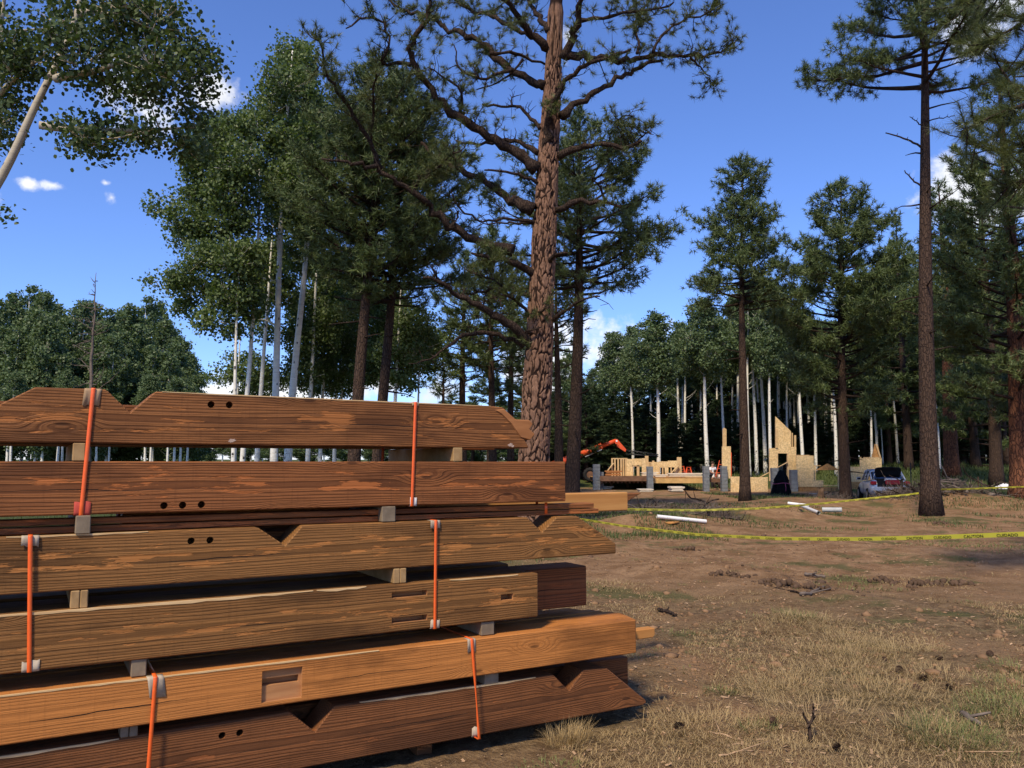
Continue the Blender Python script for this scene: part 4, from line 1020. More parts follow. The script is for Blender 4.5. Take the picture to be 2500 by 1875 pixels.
# crowns of the far aspens: four shapes shared by all
def aspen_mesh(seed, H=13., cb=.5, rx=1.5, nb=16, leaf=.15, r0=.15, per=11, dens=.8):
    rg = np.random.default_rng(seed)
    f = np.linspace(0, 1, 20); P = np.stack([.22 * np.sin(f * 3 + seed) * f, .22 * np.cos(f * 2.5 + seed) * f, H * f * .97], 1)
    tm = MB(); tube(tm, P, r0 * (1 - f * .85) ** .8 * (1 + .25 * np.exp(-f * H / .4)), 8)
    lm = MB(); cm = MB(); bl = []
    for i in range(nb):
        u = (i + rg.random()) / nb; z = H * (cb + (1 - cb) * u)
        rad = rx * (math.sin(math.pi * min(1, .18 + u * .78)) ** .8); az = i * 2.4 + rg.normal() * .3; k = rad * rg.uniform(.2, .8)
        s = rx * rg.uniform(.38, .62) * (1 - .55 * u)
        c = np.array([math.cos(az) * k, math.sin(az) * k, z]); bl.append((c, s, s, s * 1.3, 1.))
        b = np.array([np.interp(z - k * .8, P[:, 2], P[:, a]) for a in range(3)]); tube(lm, curve([b, (b + c) / 2 - [0, 0, .1], c], 5), np.linspace(.035, .01, 5), 4, False)
    for i in range(3):
        z = H * rg.uniform(cb * .6, cb); az = rg.uniform(0, 6.28); L = rg.uniform(.3, 1.2); b = np.array([np.interp(z, P[:, 2], P[:, a]) for a in range(3)])
        tube(lm, curve([b, b + np.array([math.cos(az) * L * .6, math.sin(az) * L * .6, L * .35]), b + np.array([math.cos(az) * L, math.sin(az) * L, L * .75])], 6), np.linspace(.018, .005, 6), 4, False)
    aspen_crown(cm, lm, bl, rg, leaf, per, False, dens)
    return [tm.mesh('trunk', M['aspen'], smooth=True), lm.mesh('branches', M['aspen'], smooth=True), cm.mesh('crown', M['aspen_far'])]
AV = [aspen_mesh(61, 13, .64, 1.6, 18), aspen_mesh(62, 13, .69, 1.5, 15), aspen_mesh(63, 13, .61, 1.7, 19), aspen_mesh(64, 13, .70, 1.4, 14)]
AF = [aspen_mesh(65, 13, .22, 2.0, 24, .2, .13, 9, .6), aspen_mesh(66, 13, .15, 2.3, 26, .2, .13, 9, .6), aspen_mesh(67, 13, .30, 1.8, 20, .2, .13, 9, .6)]
def far_aspen(x, top, Y, v, label, group, wide=1.0, V=None):
    V = V or AV; b = base_at(x * 1.1302, Y); H = hz(top * 1.1302, Y) - b[2]; s = H / 13.
    e = put_tree('aspen_tree', V[v % len(V)], tuple(b), label, group, 1, (x * .37) % 6.28); e.scale = (wide * (s * .5 + .5), wide * (s * .5 + .5), s); return e

# --- far aspens behind the building works, each placed by its own stem
RG = 'white-stemmed aspens along the forest edge'
for i, (x, top, Y, wd, lab) in enumerate([
    (1330, 722, 62, 1.0, 'aspen above the orange boom arm with a low rounded top'), (1367, 745, 60, .9, 'thin white aspen stem above the tip of the orange boom'),
    (1422, 682, 56, 1.15, 'bright white aspen with bare side limbs above the stud walls'), (1470, 705, 66, 1.0, 'shaded aspen right of the bright one with bare side limbs'),
    (1528, 650, 57, 1.15, 'forked white aspen rising over the grey block pier'), (1566, 690, 60, .9, 'straight aspen just left of the tall sheathed post'),
    (1596, 640, 64, 1.0, 'aspen half hidden by the slim pine trunk'), (1619, 640, 58, .9, 'first white stem right of the slim pine'), (1634, 610, 60, .95, 'second white stem right of the slim pine'),
    (1653, 600, 61, 1.0, 'stem close left of the peaked sheathing'), (1665, 640, 57, .85, 'white stem behind the peak of the sheathing'), (1686, 630, 63, 1.0, 'grey white stem above the sheathed gable'),
    (1700, 650, 66, .9, 'stem crossing behind the sheathed gable'), (1735, 690, 58, 1.0, 'white stem over the middle wall panel'), (1762, 700, 60, .9, 'leaning white stem right of the middle wall panel'),
    (1790, 720, 64, .9, 'dark barked aspen seen through the window opening'), (1806, 700, 57, 1.0, 'stout white aspen beside the bushy pine trunk'), (1848, 760, 70, .9, 'dim stem right of the bushy pine trunk'),
    (1884, 770, 58, .85, 'white stem over the right end wall'), (1896, 760, 59, .85, 'twin white stem over the right end wall post'), (1907, 860, 60, .5, 'short crooked white stem by the end wall post'),
    (2029, 800, 54, .8, 'lone white aspen stem beside the tall bare pine trunk')]):
    far_aspen(x, top, Y, i, lab, RG, wd)
rg5 = np.random.default_rng(21)
for i in range(44):
    x = rg5.uniform(1215, 1960); far_aspen(x, 700 + 60 * rg5.random() + (60 if x < 1300 else 0), rg5.uniform(61, 80), i, 'dim aspen deep in the forest behind the house frame', 'dim aspens deep in the forest', .9)
# left: the round aspen wood beyond the stack
prof = [(-30, 660), (10, 655), (45, 640), (75, 632), (105, 655), (135, 680), (160, 672), (185, 668), (215, 672), (245, 668), (270, 672), (300, 668), (325, 668), (345, 690), (365, 715), (385, 745), (402, 785), (418, 820)]
for i, (x, top) in enumerate(prof):
    far_aspen(x, top + 13 * math.sin(i * 5) - 4, 62 + 7 * ((i * 7) % 5) / 4, i, 'leafy aspen in the rounded wood beyond the stack', 'aspens of the rounded wood at the left', 1.0, AF)
for i in range(26):
    x = rg5.uniform(-40, 400); tp = np.interp(x, [p[0] for p in prof], [p[1] for p in prof]) + rg5.uniform(25, 110)
    far_aspen(x, min(tp, 860), rg5.uniform(54, 60), i + 1, 'leafy aspen in the rounded wood beyond the stack', 'aspens of the rounded wood at the left', .95, AF)
for i in range(14):
    far_aspen(rg5.uniform(10, 430), rg5.uniform(800, 870), rg5.uniform(48, 53), i, 'young aspen at the foot of the rounded wood', 'young aspens at the wood edge', .8, AV)
# far line of low trees under the horizon clouds
for i in range(30):
    x = 430 + i * 24 + rg5.uniform(-8, 8); far_aspen(x, rg5.uniform(905, 950), rg5.uniform(95, 125), i, 'tiny far aspen on the horizon seen through the stack', 'far aspens on the horizon', 1.1, AF)

# --- pines
def pine(px, Y, top, cb, rpx, r0, seed, label, name='ponderosa_pine', group=None, **kw):
    b = base_at(px * 1.1302, Y); H = hz(top * 1.1302, Y) - b[2]; c = hz(cb * 1.1302, Y) - b[2]
    rm = rpx * 1.1302 / FPX * Y
    ms = pine_mesh(seed, H, c, rm, r0, kw.pop('prof', round_prof), **kw)
    return put_tree(name, ms, tuple(b), label, group)
pine(1604, 34, 345, 670, 118, .22, 71, 'slim ponderosa with clear sky all round its pointed crown', nb=125, dens=7.5, prof=lambda u: (1 - u) ** .64 * (.84 + .22 * math.sin(u * 17)) * (.75 + .25 * min(1, u * 5)) + .10, puff=True, rise=.34, nn=13, nl=.24, nw=.022, lean=(.35, 0))
pine(1822, 37, 385, 900, 146, .26, 72, 'bushy ponderosa with broad crown beside the parked car', nb=150, dens=7.0, prof=lambda u: (.55 + .55 * math.sin(math.pi * min(1, .22 + u * .72))) * (1 - u ** 5) * (.75 if u < .12 else 1) * (.85 + .2 * math.sin(u * 23)), puff=True, rise=.34, nn=13, nl=.26, nw=.024, lean=(.35, 0), bark='barkfar')
T9 = pine(2008, 24, -190, 200, 195, .27, 73, 'tall ponderosa with long bare trunk in front of the brush pile', nb=64, dens=8.5, prof=lambda u: 1.15 * (.7 + .3 * math.sin(math.pi * min(1, u + .2))) * (1 - u ** 2.5) + .1, puff=True, nn=24, nl=.20, nw=.012, dead=13, bark='barkfar', sides=-1, lean=(.55, 0))
pine(2058, 50, 395, 700, 95, .45, 74, 'red-barked ponderosa with open top against white cloud', nb=70, dens=5, prof=lambda u: .9 * (1 - u ** 2) * (.7 + .3 * math.sin(u * 9)) + .1, puff=True, nn=12, nl=.28, nw=.03, bark='barkred')
pine(2208, 30, 150, 900, 170, .42, 75, 'dark ponderosa filling the right edge of the picture', nb=130, dens=6.5, prof=tall_prof, nn=13, nl=.24, nw=.022, bark='barkred')
pine(2150, 44, 330, 930, 120, .35, 76, 'dense dark pine second from the right edge', nb=110, dens=5.5, prof=tall_prof, nn=12, nl=.28, nw=.03)
pine(1960, 56, 470, 930, 95, .30, 77, 'dark pine directly behind the tall bare trunk', nb=90, dens=5, prof=tall_prof, nn=11, nl=.3, nw=.034)
pine(2105, 58, 480, 960, 100, .32, 78, 'shadowy pine between the red-barked one and the right edge', nb=90, dens=5, prof=tall_prof, nn=11, nl=.3, nw=.034)
pine(763, 23, 120, 620, 165, .21, 79, 'dense pine among the aspens, its dark trunk left of its twin', nb=150, dens=7.0, prof=lambda u: (.6 + .5 * math.sin(math.pi * min(1, .2 + u * .8))) * (1 - u ** 3.5) + .05, nn=15, nl=.20, nw=.016, lean=(.6, 0))
pine(812, 24.5, 165, 660, 150, .20, 80, 'dense pine whose crown reaches toward the big bare limbs', nb=150, dens=7.0, prof=lambda u: (.62 + .45 * math.sin(math.pi * min(1, .2 + u * .8))) * (1 - u ** 3.5) + .05, nn=15, nl=.20, nw=.016, lean=(.7, 0))
pine(1236, 27, 240, 640, 170, .26, 81, 'broad pine half hidden behind the big trunk on its right side', nb=110, dens=6.5, prof=lambda u: (.65 + .45 * math.sin(math.pi * min(1, .15 + u * .8))) * (1 - u ** 2.2) + .08, puff=True, nn=14, nl=.22, nw=.018, sides=1, dead=12, lean=(.4, 0))
pine(1205, 31, 560, 760, 70, .20, 82, 'thin pine with a dark trunk close right of the big one', nb=50, dens=5, nn=12, nl=.24, nw=.022)
pine(1062, 33, 490, 800, 85, .19, 83, 'pine with rounded top behind the big left limbs', nb=80, dens=6, prof=tall_prof, nn=12, nl=.24, nw=.022)
pine(1000, 35, 540, 830, 75, .2, 84, 'dark pine low behind the big left limbs', nb=80, dens=6, prof=tall_prof, nn=12, nl=.24, nw=.022)
pine(1105, 38, 560, 850, 75, .2, 85, 'pine showing just left of the big trunk', nb=80, dens=5.5, prof=tall_prof, nn=12, nl=.26, nw=.026)
pine(955, 40, 760, 860, 60, .16, 86, 'small open pine over bright cloud', nb=40, dens=4, nn=11, nl=.26, nw=.026)
pine(1160, 42, 640, 880, 70, .2, 87, 'pine hidden behind the foot of the big trunk', nb=70, dens=5, prof=tall_prof, nn=11, nl=.28, nw=.03)
# --- overhanging boughs of a pine that stands outside the right edge
def near_boughs():
    Y = 9.0; b = base_at(2960, Y)
    root = thing('ponderosa_pine', 'near pine outside the picture whose long-needled boughs hang in at upper right', 'tree', tuple(b))
    rg = np.random.default_rng(15)
    tm = MB(); f = np.linspace(0, 1, 16); tube(tm, np.stack([b[0] + 0 * f, Y + 0 * f, b[2] + 13 * f], 1), .28 * (1 - f * .8), 16); tm.build('trunk', M['barkred'], root, smooth=True)
    lm = MB(); nm = MB(); C = []; D = []
    for pts, r, dd in [([(2420, 60), (2320, 40), (2250, 20), (2190, 60), (2130, 95)], .05, 0), ([(2420, 160), (2300, 200), (2200, 230), (2120, 260), (2075, 285)], .05, -.6),
                       ([(2420, 330), (2300, 320), (2200, 310), (2140, 330), (2095, 300)], .045, .7), ([(2420, 0), (2300, 110), (2220, 130), (2160, 180)], .045, .8),
                       ([(2420, -80), (2280, -60), (2160, -30), (2090, 10)], .05, .3), ([(2420, 240), (2300, 270), (2190, 190), (2150, 130)], .04, .3), ([(2440, 420), (2330, 400), (2230, 380), (2180, 400)], .04, .2)]:
        P = np.array([dsp(x, y, Y + dd * i / 4) for i, (x, y) in enumerate(pts)]); P = np.vstack([[b[0], Y, P[0][2] - .3], P]); Q = curve(P, 26); tube(lm, Q, np.linspace(r, .008, 26), 7)
        tg = unit(np.gradient(Q, axis=0))
        for j in range(46):
            i = int(rg.uniform(6, 26)); d = unit(tg[i] * .8 + rg.normal(size=3) * .7); L = rg.uniform(.12, .5)
            e = Q[i] + d * L; tube(lm, curve([Q[i], Q[i] + d * L * .5 + [0, 0, -.03], e], 5), np.linspace(.009, .005, 5), 4)
            for g in range(2): C.append(e - d * L * .3 * g); D.append(d)
        C.append(Q[-1]); D.append(tg[-1])
    for i in range(40):                     # unseen boughs of its crown, added outside the picture for dappled shade
        z = rg.uniform(4, 13); az = i * 2.4; L = rg.uniform(1.2, 3.) * (1.3 - z / 14); d = np.array([math.cos(az), math.sin(az), .25]); b0 = np.array([b[0], Y, z])
        if (b0 + d * L)[0] < b[0] - 1.0: continue
        tube(lm, np.array([b0, b0 + d * L * .5, b0 + d * L + [0, 0, .2]]), [.05, .03, .01], 5)
        for j in range(16): C.append(b0 + d * L * rg.uniform(.35, 1) + rg.normal(size=3) * .25); D.append(d)
    needles(nm, np.array(C), np.array(D), 70, .17, .0042, rg, .75)
    lm.build('branches', M['limb'], root, smooth=True)['kind'] = 'stuff'; nm.build('crown', M['needle'], root)
near_boughs()
# --- dark conifers that close the forest
def fir_mesh(seed, H=13.):
    return pine_mesh(seed, H, H * .16, 1.75, .17, cone_prof, nb=120, nn=9, nl=.30, nw=.055, dens=5.5, droop=.35, rise=.15, needle='fir', dead=14, segs=6)
FV = [fir_mesh(91), fir_mesh(92), fir_mesh(93)]
PV = [pine_mesh(94, 14, 6.0, 2.1, .2, tall_prof, nb=70, nn=9, nl=.32, nw=.05, dens=5, dead=14, segs=7), pine_mesh(95, 14, 7.5, 1.9, .2, tall_prof, nb=60, nn=9, nl=.32, nw=.05, dens=5, dead=14, segs=7)]
def forest(x, top, Y, V, i, name, label, group, wide=1.):
    b = base_at(x * 1.1302, Y); H = hz(top * 1.1302, Y) - b[2]; h0 = 13. if V is FV else 14.
    e = put_tree(name, V[i % len(V)], tuple(b), label, group, 1, i * 1.7); e.scale = (wide, wide, H / h0); return e
for i in range(64):
    x = 1215 + i * 16.5 + rg5.uniform(-7, 7); tp = np.interp(x, [1215, 1300, 1480, 1560, 1700, 1900, 2250], [790, 800, 760, 740, 720, 700, 620]) + rg5.uniform(-30, 70)
    forest(x, tp, rg5.uniform(68, 86), FV, i, 'fir_tree', 'dark fir in the shaded forest wall behind the works', 'dark firs of the forest wall', 1.25)
for i in range(46):
    x = 1235 + i * 22.5 + rg5.uniform(-9, 9)
    forest(x, rg5.uniform(860, 930), rg5.uniform(62, 66), FV, i + 1, 'fir_tree', 'young dark fir low in the forest behind the works', 'young firs under the forest', 1.0)
for i in range(22):
    x = 1880 + i * 17 + rg5.uniform(-6, 6)
    forest(x, rg5.uniform(520, 680), rg5.uniform(58, 78), PV, i, 'ponderosa_pine', 'dim pine in the shaded stand at the right', 'dim pines of the right-hand stand', 1.1)
for i in range(10):
    forest(rg5.uniform(960, 1230), rg5.uniform(800, 900), rg5.uniform(50, 70), PV, i, 'ponderosa_pine', 'dim pine behind the big trunk', 'dim pines behind the big trunk', .9)
for i in range(26):
    forest(rg5.uniform(1150, 1330), rg5.uniform(830, 930), rg5.uniform(56, 66), FV, i, 'fir_tree', 'dark young fir beside the big trunk', 'young firs beside the big trunk', 1.)
# --- dead snag
def snag():
    Y = 42.; b = base_at(189 * 1.1302, Y); top = dsp(207, 588, Y)
    root = thing('dead_snag', 'bare grey dead tree standing before the rounded wood', 'tree', tuple(b))
    rg = np.random.default_rng(8); f = np.linspace(0, 1, 24)[:, None]; P = b + (top - b) * f + rg.normal(size=(24, 3)) * .02
    tm = MB(); tube(tm, P, np.linspace(.17, .012, 24), 8); tm.build('trunk', M['dead'], root, smooth=True)
    lm = MB()
    for i in range(46):
        k = rg.uniform(.3, .97); c = b + (top - b) * k; L = (1 - k) * rg.uniform(.8, 3.4) + .15; az = math.pi + rg.normal() * .9 if rg.random() < .7 else rg.uniform(-1, 1)
        d = np.array([math.cos(az), math.sin(az) * .8, rg.uniform(-.1, .45)]); p = [c]
        for g in range(4): d = unit(d + rg.normal(size=3) * .25 + np.array([0, 0, .05])); p.append(p[-1] + d * L / 4)
        tube(lm, np.array(p), np.linspace(.03, .008, 5), 4)
        for g in range(3): e = p[2 + g % 3]; tube(lm, np.array([e, e + unit(d + rg.normal(size=3) * .6) * L * .25]), [.012, .006], 3)
    lm.build('branches', M['dead'], root)['kind'] = 'stuff'
snag()

for pts, r_ in (([(1994, 322), (1975, 308), (1945, 296), (1913, 287)], .035), ([(1990, 402), (1972, 392), (1962, 378), (1954, 368)], .03), ([(1998, 262), (2020, 258), (2062, 250)], .022), ([(1990, 270), (1975, 258), (1965, 252)], .02)):
    P = np.array([dsp(x, y, 23.9) for x, y in pts]); mb = MB(); Q = curve(P, 12); Q[1:-1] += np.random.default_rng(len(pts) + int(r_ * 999)).normal(size=(10, 3)) * .012; tube(mb, Q, np.linspace(r_, r_ * .5, 12), 6)
    for k in (5, 8): tube(mb, np.array([Q[k], Q[k] + [.03, -.02, .08]]), [r_ * .4, r_ * .2], 4)
    mb.build('dead_limb', M['limb'], T9)

# ---------------------------------------------------------------- the house under construction
q5 = lambda x, y, Y: at(1380 + .226 * x, 980 + .226 * y, Y)
q6 = lambda x, y, Y: at(1800 + .226 * x, 980 + .226 * y, Y)
G_ = lambda x, y: float(gz(x, y))
def pbox(name, q, x0, y0, x1, y1, Y, dep, mat, parent, toground=False):
    a = q(x0, y1, Y); c = q(x1, y0, Y); z0 = a[2]
    if toground: z0 = min(z0, G_(a[0], Y) - .05)
    return box(name, a[0], c[0], Y, Y + dep, z0, c[2], M[mat], parent)
def ppoly(name, q, pts, Y, dep, mat, parent):
    P = [q(x, y, Y) for x, y in pts]; c = np.mean(P, 0)
    me = prism_me(name, [(p[0] - c[0], p[2] - c[2]) for p in P], 0, dep, M[mat]); pl = np.array(parent.location) if parent is not None else np.zeros(3)
    return link(name, me, parent, (c[0] - pl[0], Y - pl[1], c[2] - pl[2]))
# block piers
def pier(q, x0, x1, y0, Y, label):
    a = q(x0, y0, Y); c = q(x1, y0, Y); w = c[0] - a[0]; zt = a[2]; zb = G_(a[0], Y) - .05
    n = max(3, int(round((zt - zb) / .2))); h = (zt - zb) / n
    r = thing('block_pier', label, 'pier', ((a[0] + c[0]) / 2, Y + .2, zb), 0, 'grey concrete block piers')
    me = box_me('block', w, .4, h - .012, M['cmu'], .008); mj = box_me('mortar', w - .03, .37, zt - zb - .02, M['cmu'])
    link('mortar_core', mj, r, (0, 0, (zt - zb) / 2))
    for i in range(n):
        o = link('block', me, r, (.004 * ((i * 7) % 3 - 1), 0, h * (i + .5)))
pier(q5, 303, 376, 678, 48, 'grey block pier at the boom end of the deck')
pier(q5, 377, 416, 762, 48.3, 'low half-width block pier beside the one at the boom end')
pier(q5, 888, 950, 702, 47, 'grey block pier in the middle of the deck')
pier(q5, 1496, 1556, 698, 47, 'grey block pier beside the standing worker')
pier(q5, 1689, 1752, 698, 47, 'grey block pier next to the tall sheathed post')
pier(q6, 378, 446, 718, 46, 'grey block pier left of the black wrapped heap')
pier(q6, 582, 651, 738, 46, 'grey block pier right of the black wrapped heap')
# floor deck
D0 = 47.6
dl = q5(376, 805, D0); dr = q5(1690, 830, D0)
deck = thing('floor_deck', 'raised floor deck of joists and beams on block piers', 'deck', (dl[0], D0, G_(dl[0], D0)))
zt = dl[2]; zr = q5(1200, 832, D0)[2]
xm = q5(885, 800, D0)[0]; xr = q5(1690, 800, D0)[0]
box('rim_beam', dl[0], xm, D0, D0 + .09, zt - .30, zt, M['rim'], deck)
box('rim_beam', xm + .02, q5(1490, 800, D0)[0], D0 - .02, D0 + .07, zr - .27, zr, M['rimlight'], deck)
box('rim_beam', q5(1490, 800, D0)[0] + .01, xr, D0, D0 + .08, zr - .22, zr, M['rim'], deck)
xr = q5(1500, 800, D0)[0]
jm = box_me('joist', .06, 7.0, .26, M['rim'])
for i in range(26):
    x = dl[0] + .12 + i * (xr - dl[0] - .2) / 25; link('joist', jm, deck, (x - dl[0], 3.65, zr - .15 - deck.location.z))
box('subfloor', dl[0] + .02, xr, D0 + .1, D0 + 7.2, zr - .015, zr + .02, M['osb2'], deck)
for i in range(5):
    x = dl[0] + 1. + i * (xr - dl[0] - 2) / 4
    box('post', x, x + .15, D0 + 3.5, D0 + 3.65, G_(x, D0 + 3.5) - .05, zr - .28, M['rim'], deck)
# stud walls standing on the deck
def frame_wall(label, parts, Y, group='framed walls on the deck', name='stud_wall', cat='wall frame', q=q5):
    a = q(parts[0][1], parts[0][4], Y); r = thing(name, label, cat, (a[0], Y, zr + .02), 0, group)
    for nm, x0, y0, x1, y1, dep, mt in parts: pbox(nm, q, x0, y0, x1, y1, Y + (0 if mt != 'osb' else -.012), dep, mt, r)
    return r
frame_wall('open stud wall with bare vertical studs at the end of the deck',
           [('plate', 498, 612, 672, 624, .1, 'stud')] + [('stud', x, 624, x + 15, 812, .1, 'stud') for x in (500, 530, 565, 597, 622, 648)] + [('sill_plate', 498, 812, 672, 824, .1, 'stud')], 50.5)
frame_wall('sheathed stud wall with one window opening and a tall end board',
           [('panel', 665, 622, 722, 812, .012, 'osb'), ('panel', 722.5, 618, 828, 690, .012, 'osb'), ('panel', 828.5, 614, 865, 812, .012, 'osb'), ('corner_board', 866, 588, 898, 812, .14, 'stud'),
            ('stud', 722, 690, 735, 812, .1, 'stud'), ('stud', 775, 690, 800, 812, .1, 'stud'), ('header', 722, 690, 828, 702, .1, 'stud'), ('sill_plate', 665, 812, 898, 822, .1, 'stud')], 49.6)
frame_wall('long sheathed stud wall with two openings and a diagonal brace',
           [('panel', 938, 655, 1010, 800, .012, 'osb'), ('panel', 1010.5, 648, 1108, 715, .012, 'osb'), ('panel', 1076, 715.5, 1114, 800, .012, 'osb'), ('panel', 1109, 640, 1210, 712, .012, 'osb'), ('panel', 1180, 712.5, 1211, 800, .012, 'osb'),
            ('corner_board', 1212, 602, 1255, 800, .14, 'stud'), ('stud', 1012, 715, 1022, 800, .1, 'stud'), ('stud', 1048, 715, 1060, 800, .1, 'stud'), ('stud', 1140, 712, 1150, 800, .1, 'stud'), ('stud', 940, 640, 962, 655, .1, 'stud'), ('sill_plate', 938, 800, 1255, 812, .1, 'stud')], 50.2)
br = thing('brace', 'diagonal timber brace leaning on the long sheathed wall', 'brace', tuple(q5(1115, 800, 49.9)), 0, 'loose braces'); one_bar('board', q5(1115, 805, 49.9), q5(1225, 690, 50.05), .12, .05, M['stud'], br)
br = thing('brace', 'diagonal brace at the open stud wall', 'brace', tuple(q5(450, 750, 50.2)), 0, 'loose braces'); one_bar('board', q5(450, 760, 50.2), q5(520, 668, 50.4), .1, .05, M['stud'], br)
far_wall = frame_wall('small pale stud wall far back between the sheathed ones', [('stud', x, 665, x + 8, 780, .09, 'stud') for x in (898, 912, 926)] + [('plate', 896, 655, 940, 666, .1, 'stud')], 54)
# trusses and lumber lying on the deck
def lumber(label, q, x0, x1, ys, Y, mt='boards', dep=.5):
    a = q(x0, ys[-1][1], Y); r = thing('lumber_stack', label, 'lumber', (a[0], Y, a[2]), 0, 'stacks of loose lumber')
    for i, (ya, yb) in enumerate(ys): pbox('board', q, x0 + (i * 37) % 23, ya, x1 - (i * 53) % 31, yb, Y + .02 * (i % 3), dep, mt, r)
lumber('long pale boards stacked on the deck in front of the walls', q5, 1115, 1495, [(775, 786), (788, 800), (802, 812)], 48.6)
lumber('short pale boards stacked by the middle pier', q5, 826, 1010, [(766, 774), (776, 786), (790, 800)], 48.4)
lumber('pale boards along the light rim beam', q5, 960, 1110, [(790, 800), (803, 815)], 48.2)
lumber('sheets resting on two bearers below the worker', q5, 1295, 1490, [(812, 822), (824, 838)], 48.0, 'stud')
lumber('pallet of boards on the ground under the middle pier', q5, 800, 956, [(948, 956), (958, 966), (968, 976)], 45.5, 'boards', 1.)
lumber('pallet of boards and panel on the ground under the deck', q5, 1142, 1292, [(922, 940), (944, 956), (958, 970)], 45.8, 'boards', 1.)
lumber('white boxes of boards stored under the boom end of the deck', q5, 410, 525, [(918, 932), (934, 948), (950, 962)], 48.8, 'boards', .6)
lumber('wooden rack of joist offcuts on the deck edge', q5, 430, 615, [(748, 762), (764, 776), (782, 800)], 48.6, 'tenon', .3)
# tall sheathed post and knee walls
def wallthing(label, q, polys, Y, name='sheathed_wall', cat='wall', group='sheathed walls of the house frame'):
    a = q(polys[0][1][0][0], 980, Y); r = thing(name, label, cat, (a[0], Y, G_(a[0], Y)), 0, group)
    for it in polys:
        nm, pts, dep, mt = it[:4]; ppoly(nm, q, pts, Y + (it[4] if len(it) > 4 else 0), dep, mt, r)
    return r
R4 = lambda x0, y0, x1, y1: [(x0, y1), (x1, y1), (x1, y0), (x0, y0)]
wallthing('tall narrow sheathed wall beside the slim pine with a bare post on top', q5, [('panel', R4(1696, 486, 1789, 832), .12, 'osb'), ('post', [(1702, 485), (1742, 485), (1742, 300), (1718, 285), (1702, 300)], .1, 'stud', .02), ('edge_stud', R4(1790, 550, 1797, 832), .1, 'orange', .02)], 47.3)
wallthing('low sheathed knee wall behind the slim pine trunk', q5, [('panel', R4(1790, 812, 1849, 985), .1, 'osb'), ('panel', R4(1849.6, 812, 1938, 985), .1, 'osb')], 46.4)
wallthing('low sheathed knee wall left of the black heap', q6, [('panel', R4(78, 818, 205, 990), .1, 'osb'), ('panel', R4(205.6, 818, 330, 990), .1, 'osb')], 46.2)
wallthing('peaked sheathed wall with a tall door opening', q6, [
    ('panel', R4(348, 505, 440, 860), .1, 'osb'), ('gable_panel', [(440.6, 562), (580, 562), (580, 322), (414, 162), (414, 504), (440.6, 504)], .1, 'osb'), ('panel', R4(545, 563, 637, 880), .1, 'osb'), ('panel', R4(580.6, 492, 637, 562.4), .1, 'osb'),
    ('stud', R4(616, 366, 636, 491), .1, 'stud', .03), ('stud', R4(415, 300, 438, 503), .1, 'stud', -.06), ('stud', R4(590, 340, 600, 491), .1, 'stud', .06), ('jamb', R4(541, 563, 545, 880), .14, 'stud', -.02)], 47.0)
br = thing('brace', 'diagonal brace across the tall door opening', 'brace', tuple(q6(440, 715, 46.9)), 0, 'loose braces'); one_bar('board', q6(436, 715, 46.9), q6(545, 655, 46.9), .1, .05, M['stud'], br)
br = thing('brace', 'diagonal brace behind the low knee wall', 'brace', tuple(q6(240, 820, 47.2)), 0, 'loose braces'); one_bar('board', q6(235, 825, 47.2), q6(350, 765, 47.2), .1, .05, M['stud'], br)
wallthing('middle sheathed wall with a rough sill below a wide window', q6, [('panel', R4(638, 592, 826, 852), .1, 'osb'), ('panel', R4(638, 852.6, 930, 922), .1, 'osb'), ('top_plate', R4(640, 578, 780, 592), .12, 'stud'), ('top_plate', R4(783, 584, 824, 592), .12, 'stud'), ('rim_board', R4(650, 923, 1090, 975), .1, 'osb2', .03)], 46.7)
wallthing('wall above the wide window with a small gable header', q6, [('panel', R4(827, 700, 850, 851), .1, 'osb'), ('top_plate', R4(827, 690, 905, 699), .12, 'stud'), ('gable_header', [(850, 742), (1110, 742), (980, 672)], .12, 'osb2', -.05), ('sill', R4(930, 905, 1090, 914), .12, 'stud'), ('panel', R4(1090, 700, 1208, 975), .1, 'osb')], 47.4)
wallthing('right end sheathed wall rising behind the parked car', q6, [('panel', R4(1209, 706, 1328, 948), .1, 'osb'), ('panel', R4(1328.6, 614, 1445, 948), .1, 'osb'), ('panel', R4(1445.6, 612, 1560, 948), .1, 'osb'), ('post', R4(1328, 600, 1340, 614), .1, 'stud'), ('top_plate', R4(1370, 602, 1545, 611), .12, 'stud'),
    ('post', [(1460, 601), (1550, 601), (1520, 480), (1492, 460)], .12, 'osb2', .05), ('edge_board', [(1492, 462), (1510, 462), (1556, 610), (1540, 610)], .06, 'stud', -.03), ('patch_panel', R4(1225, 868, 1335, 945), .02, 'osb2', -.025)], 47.0)
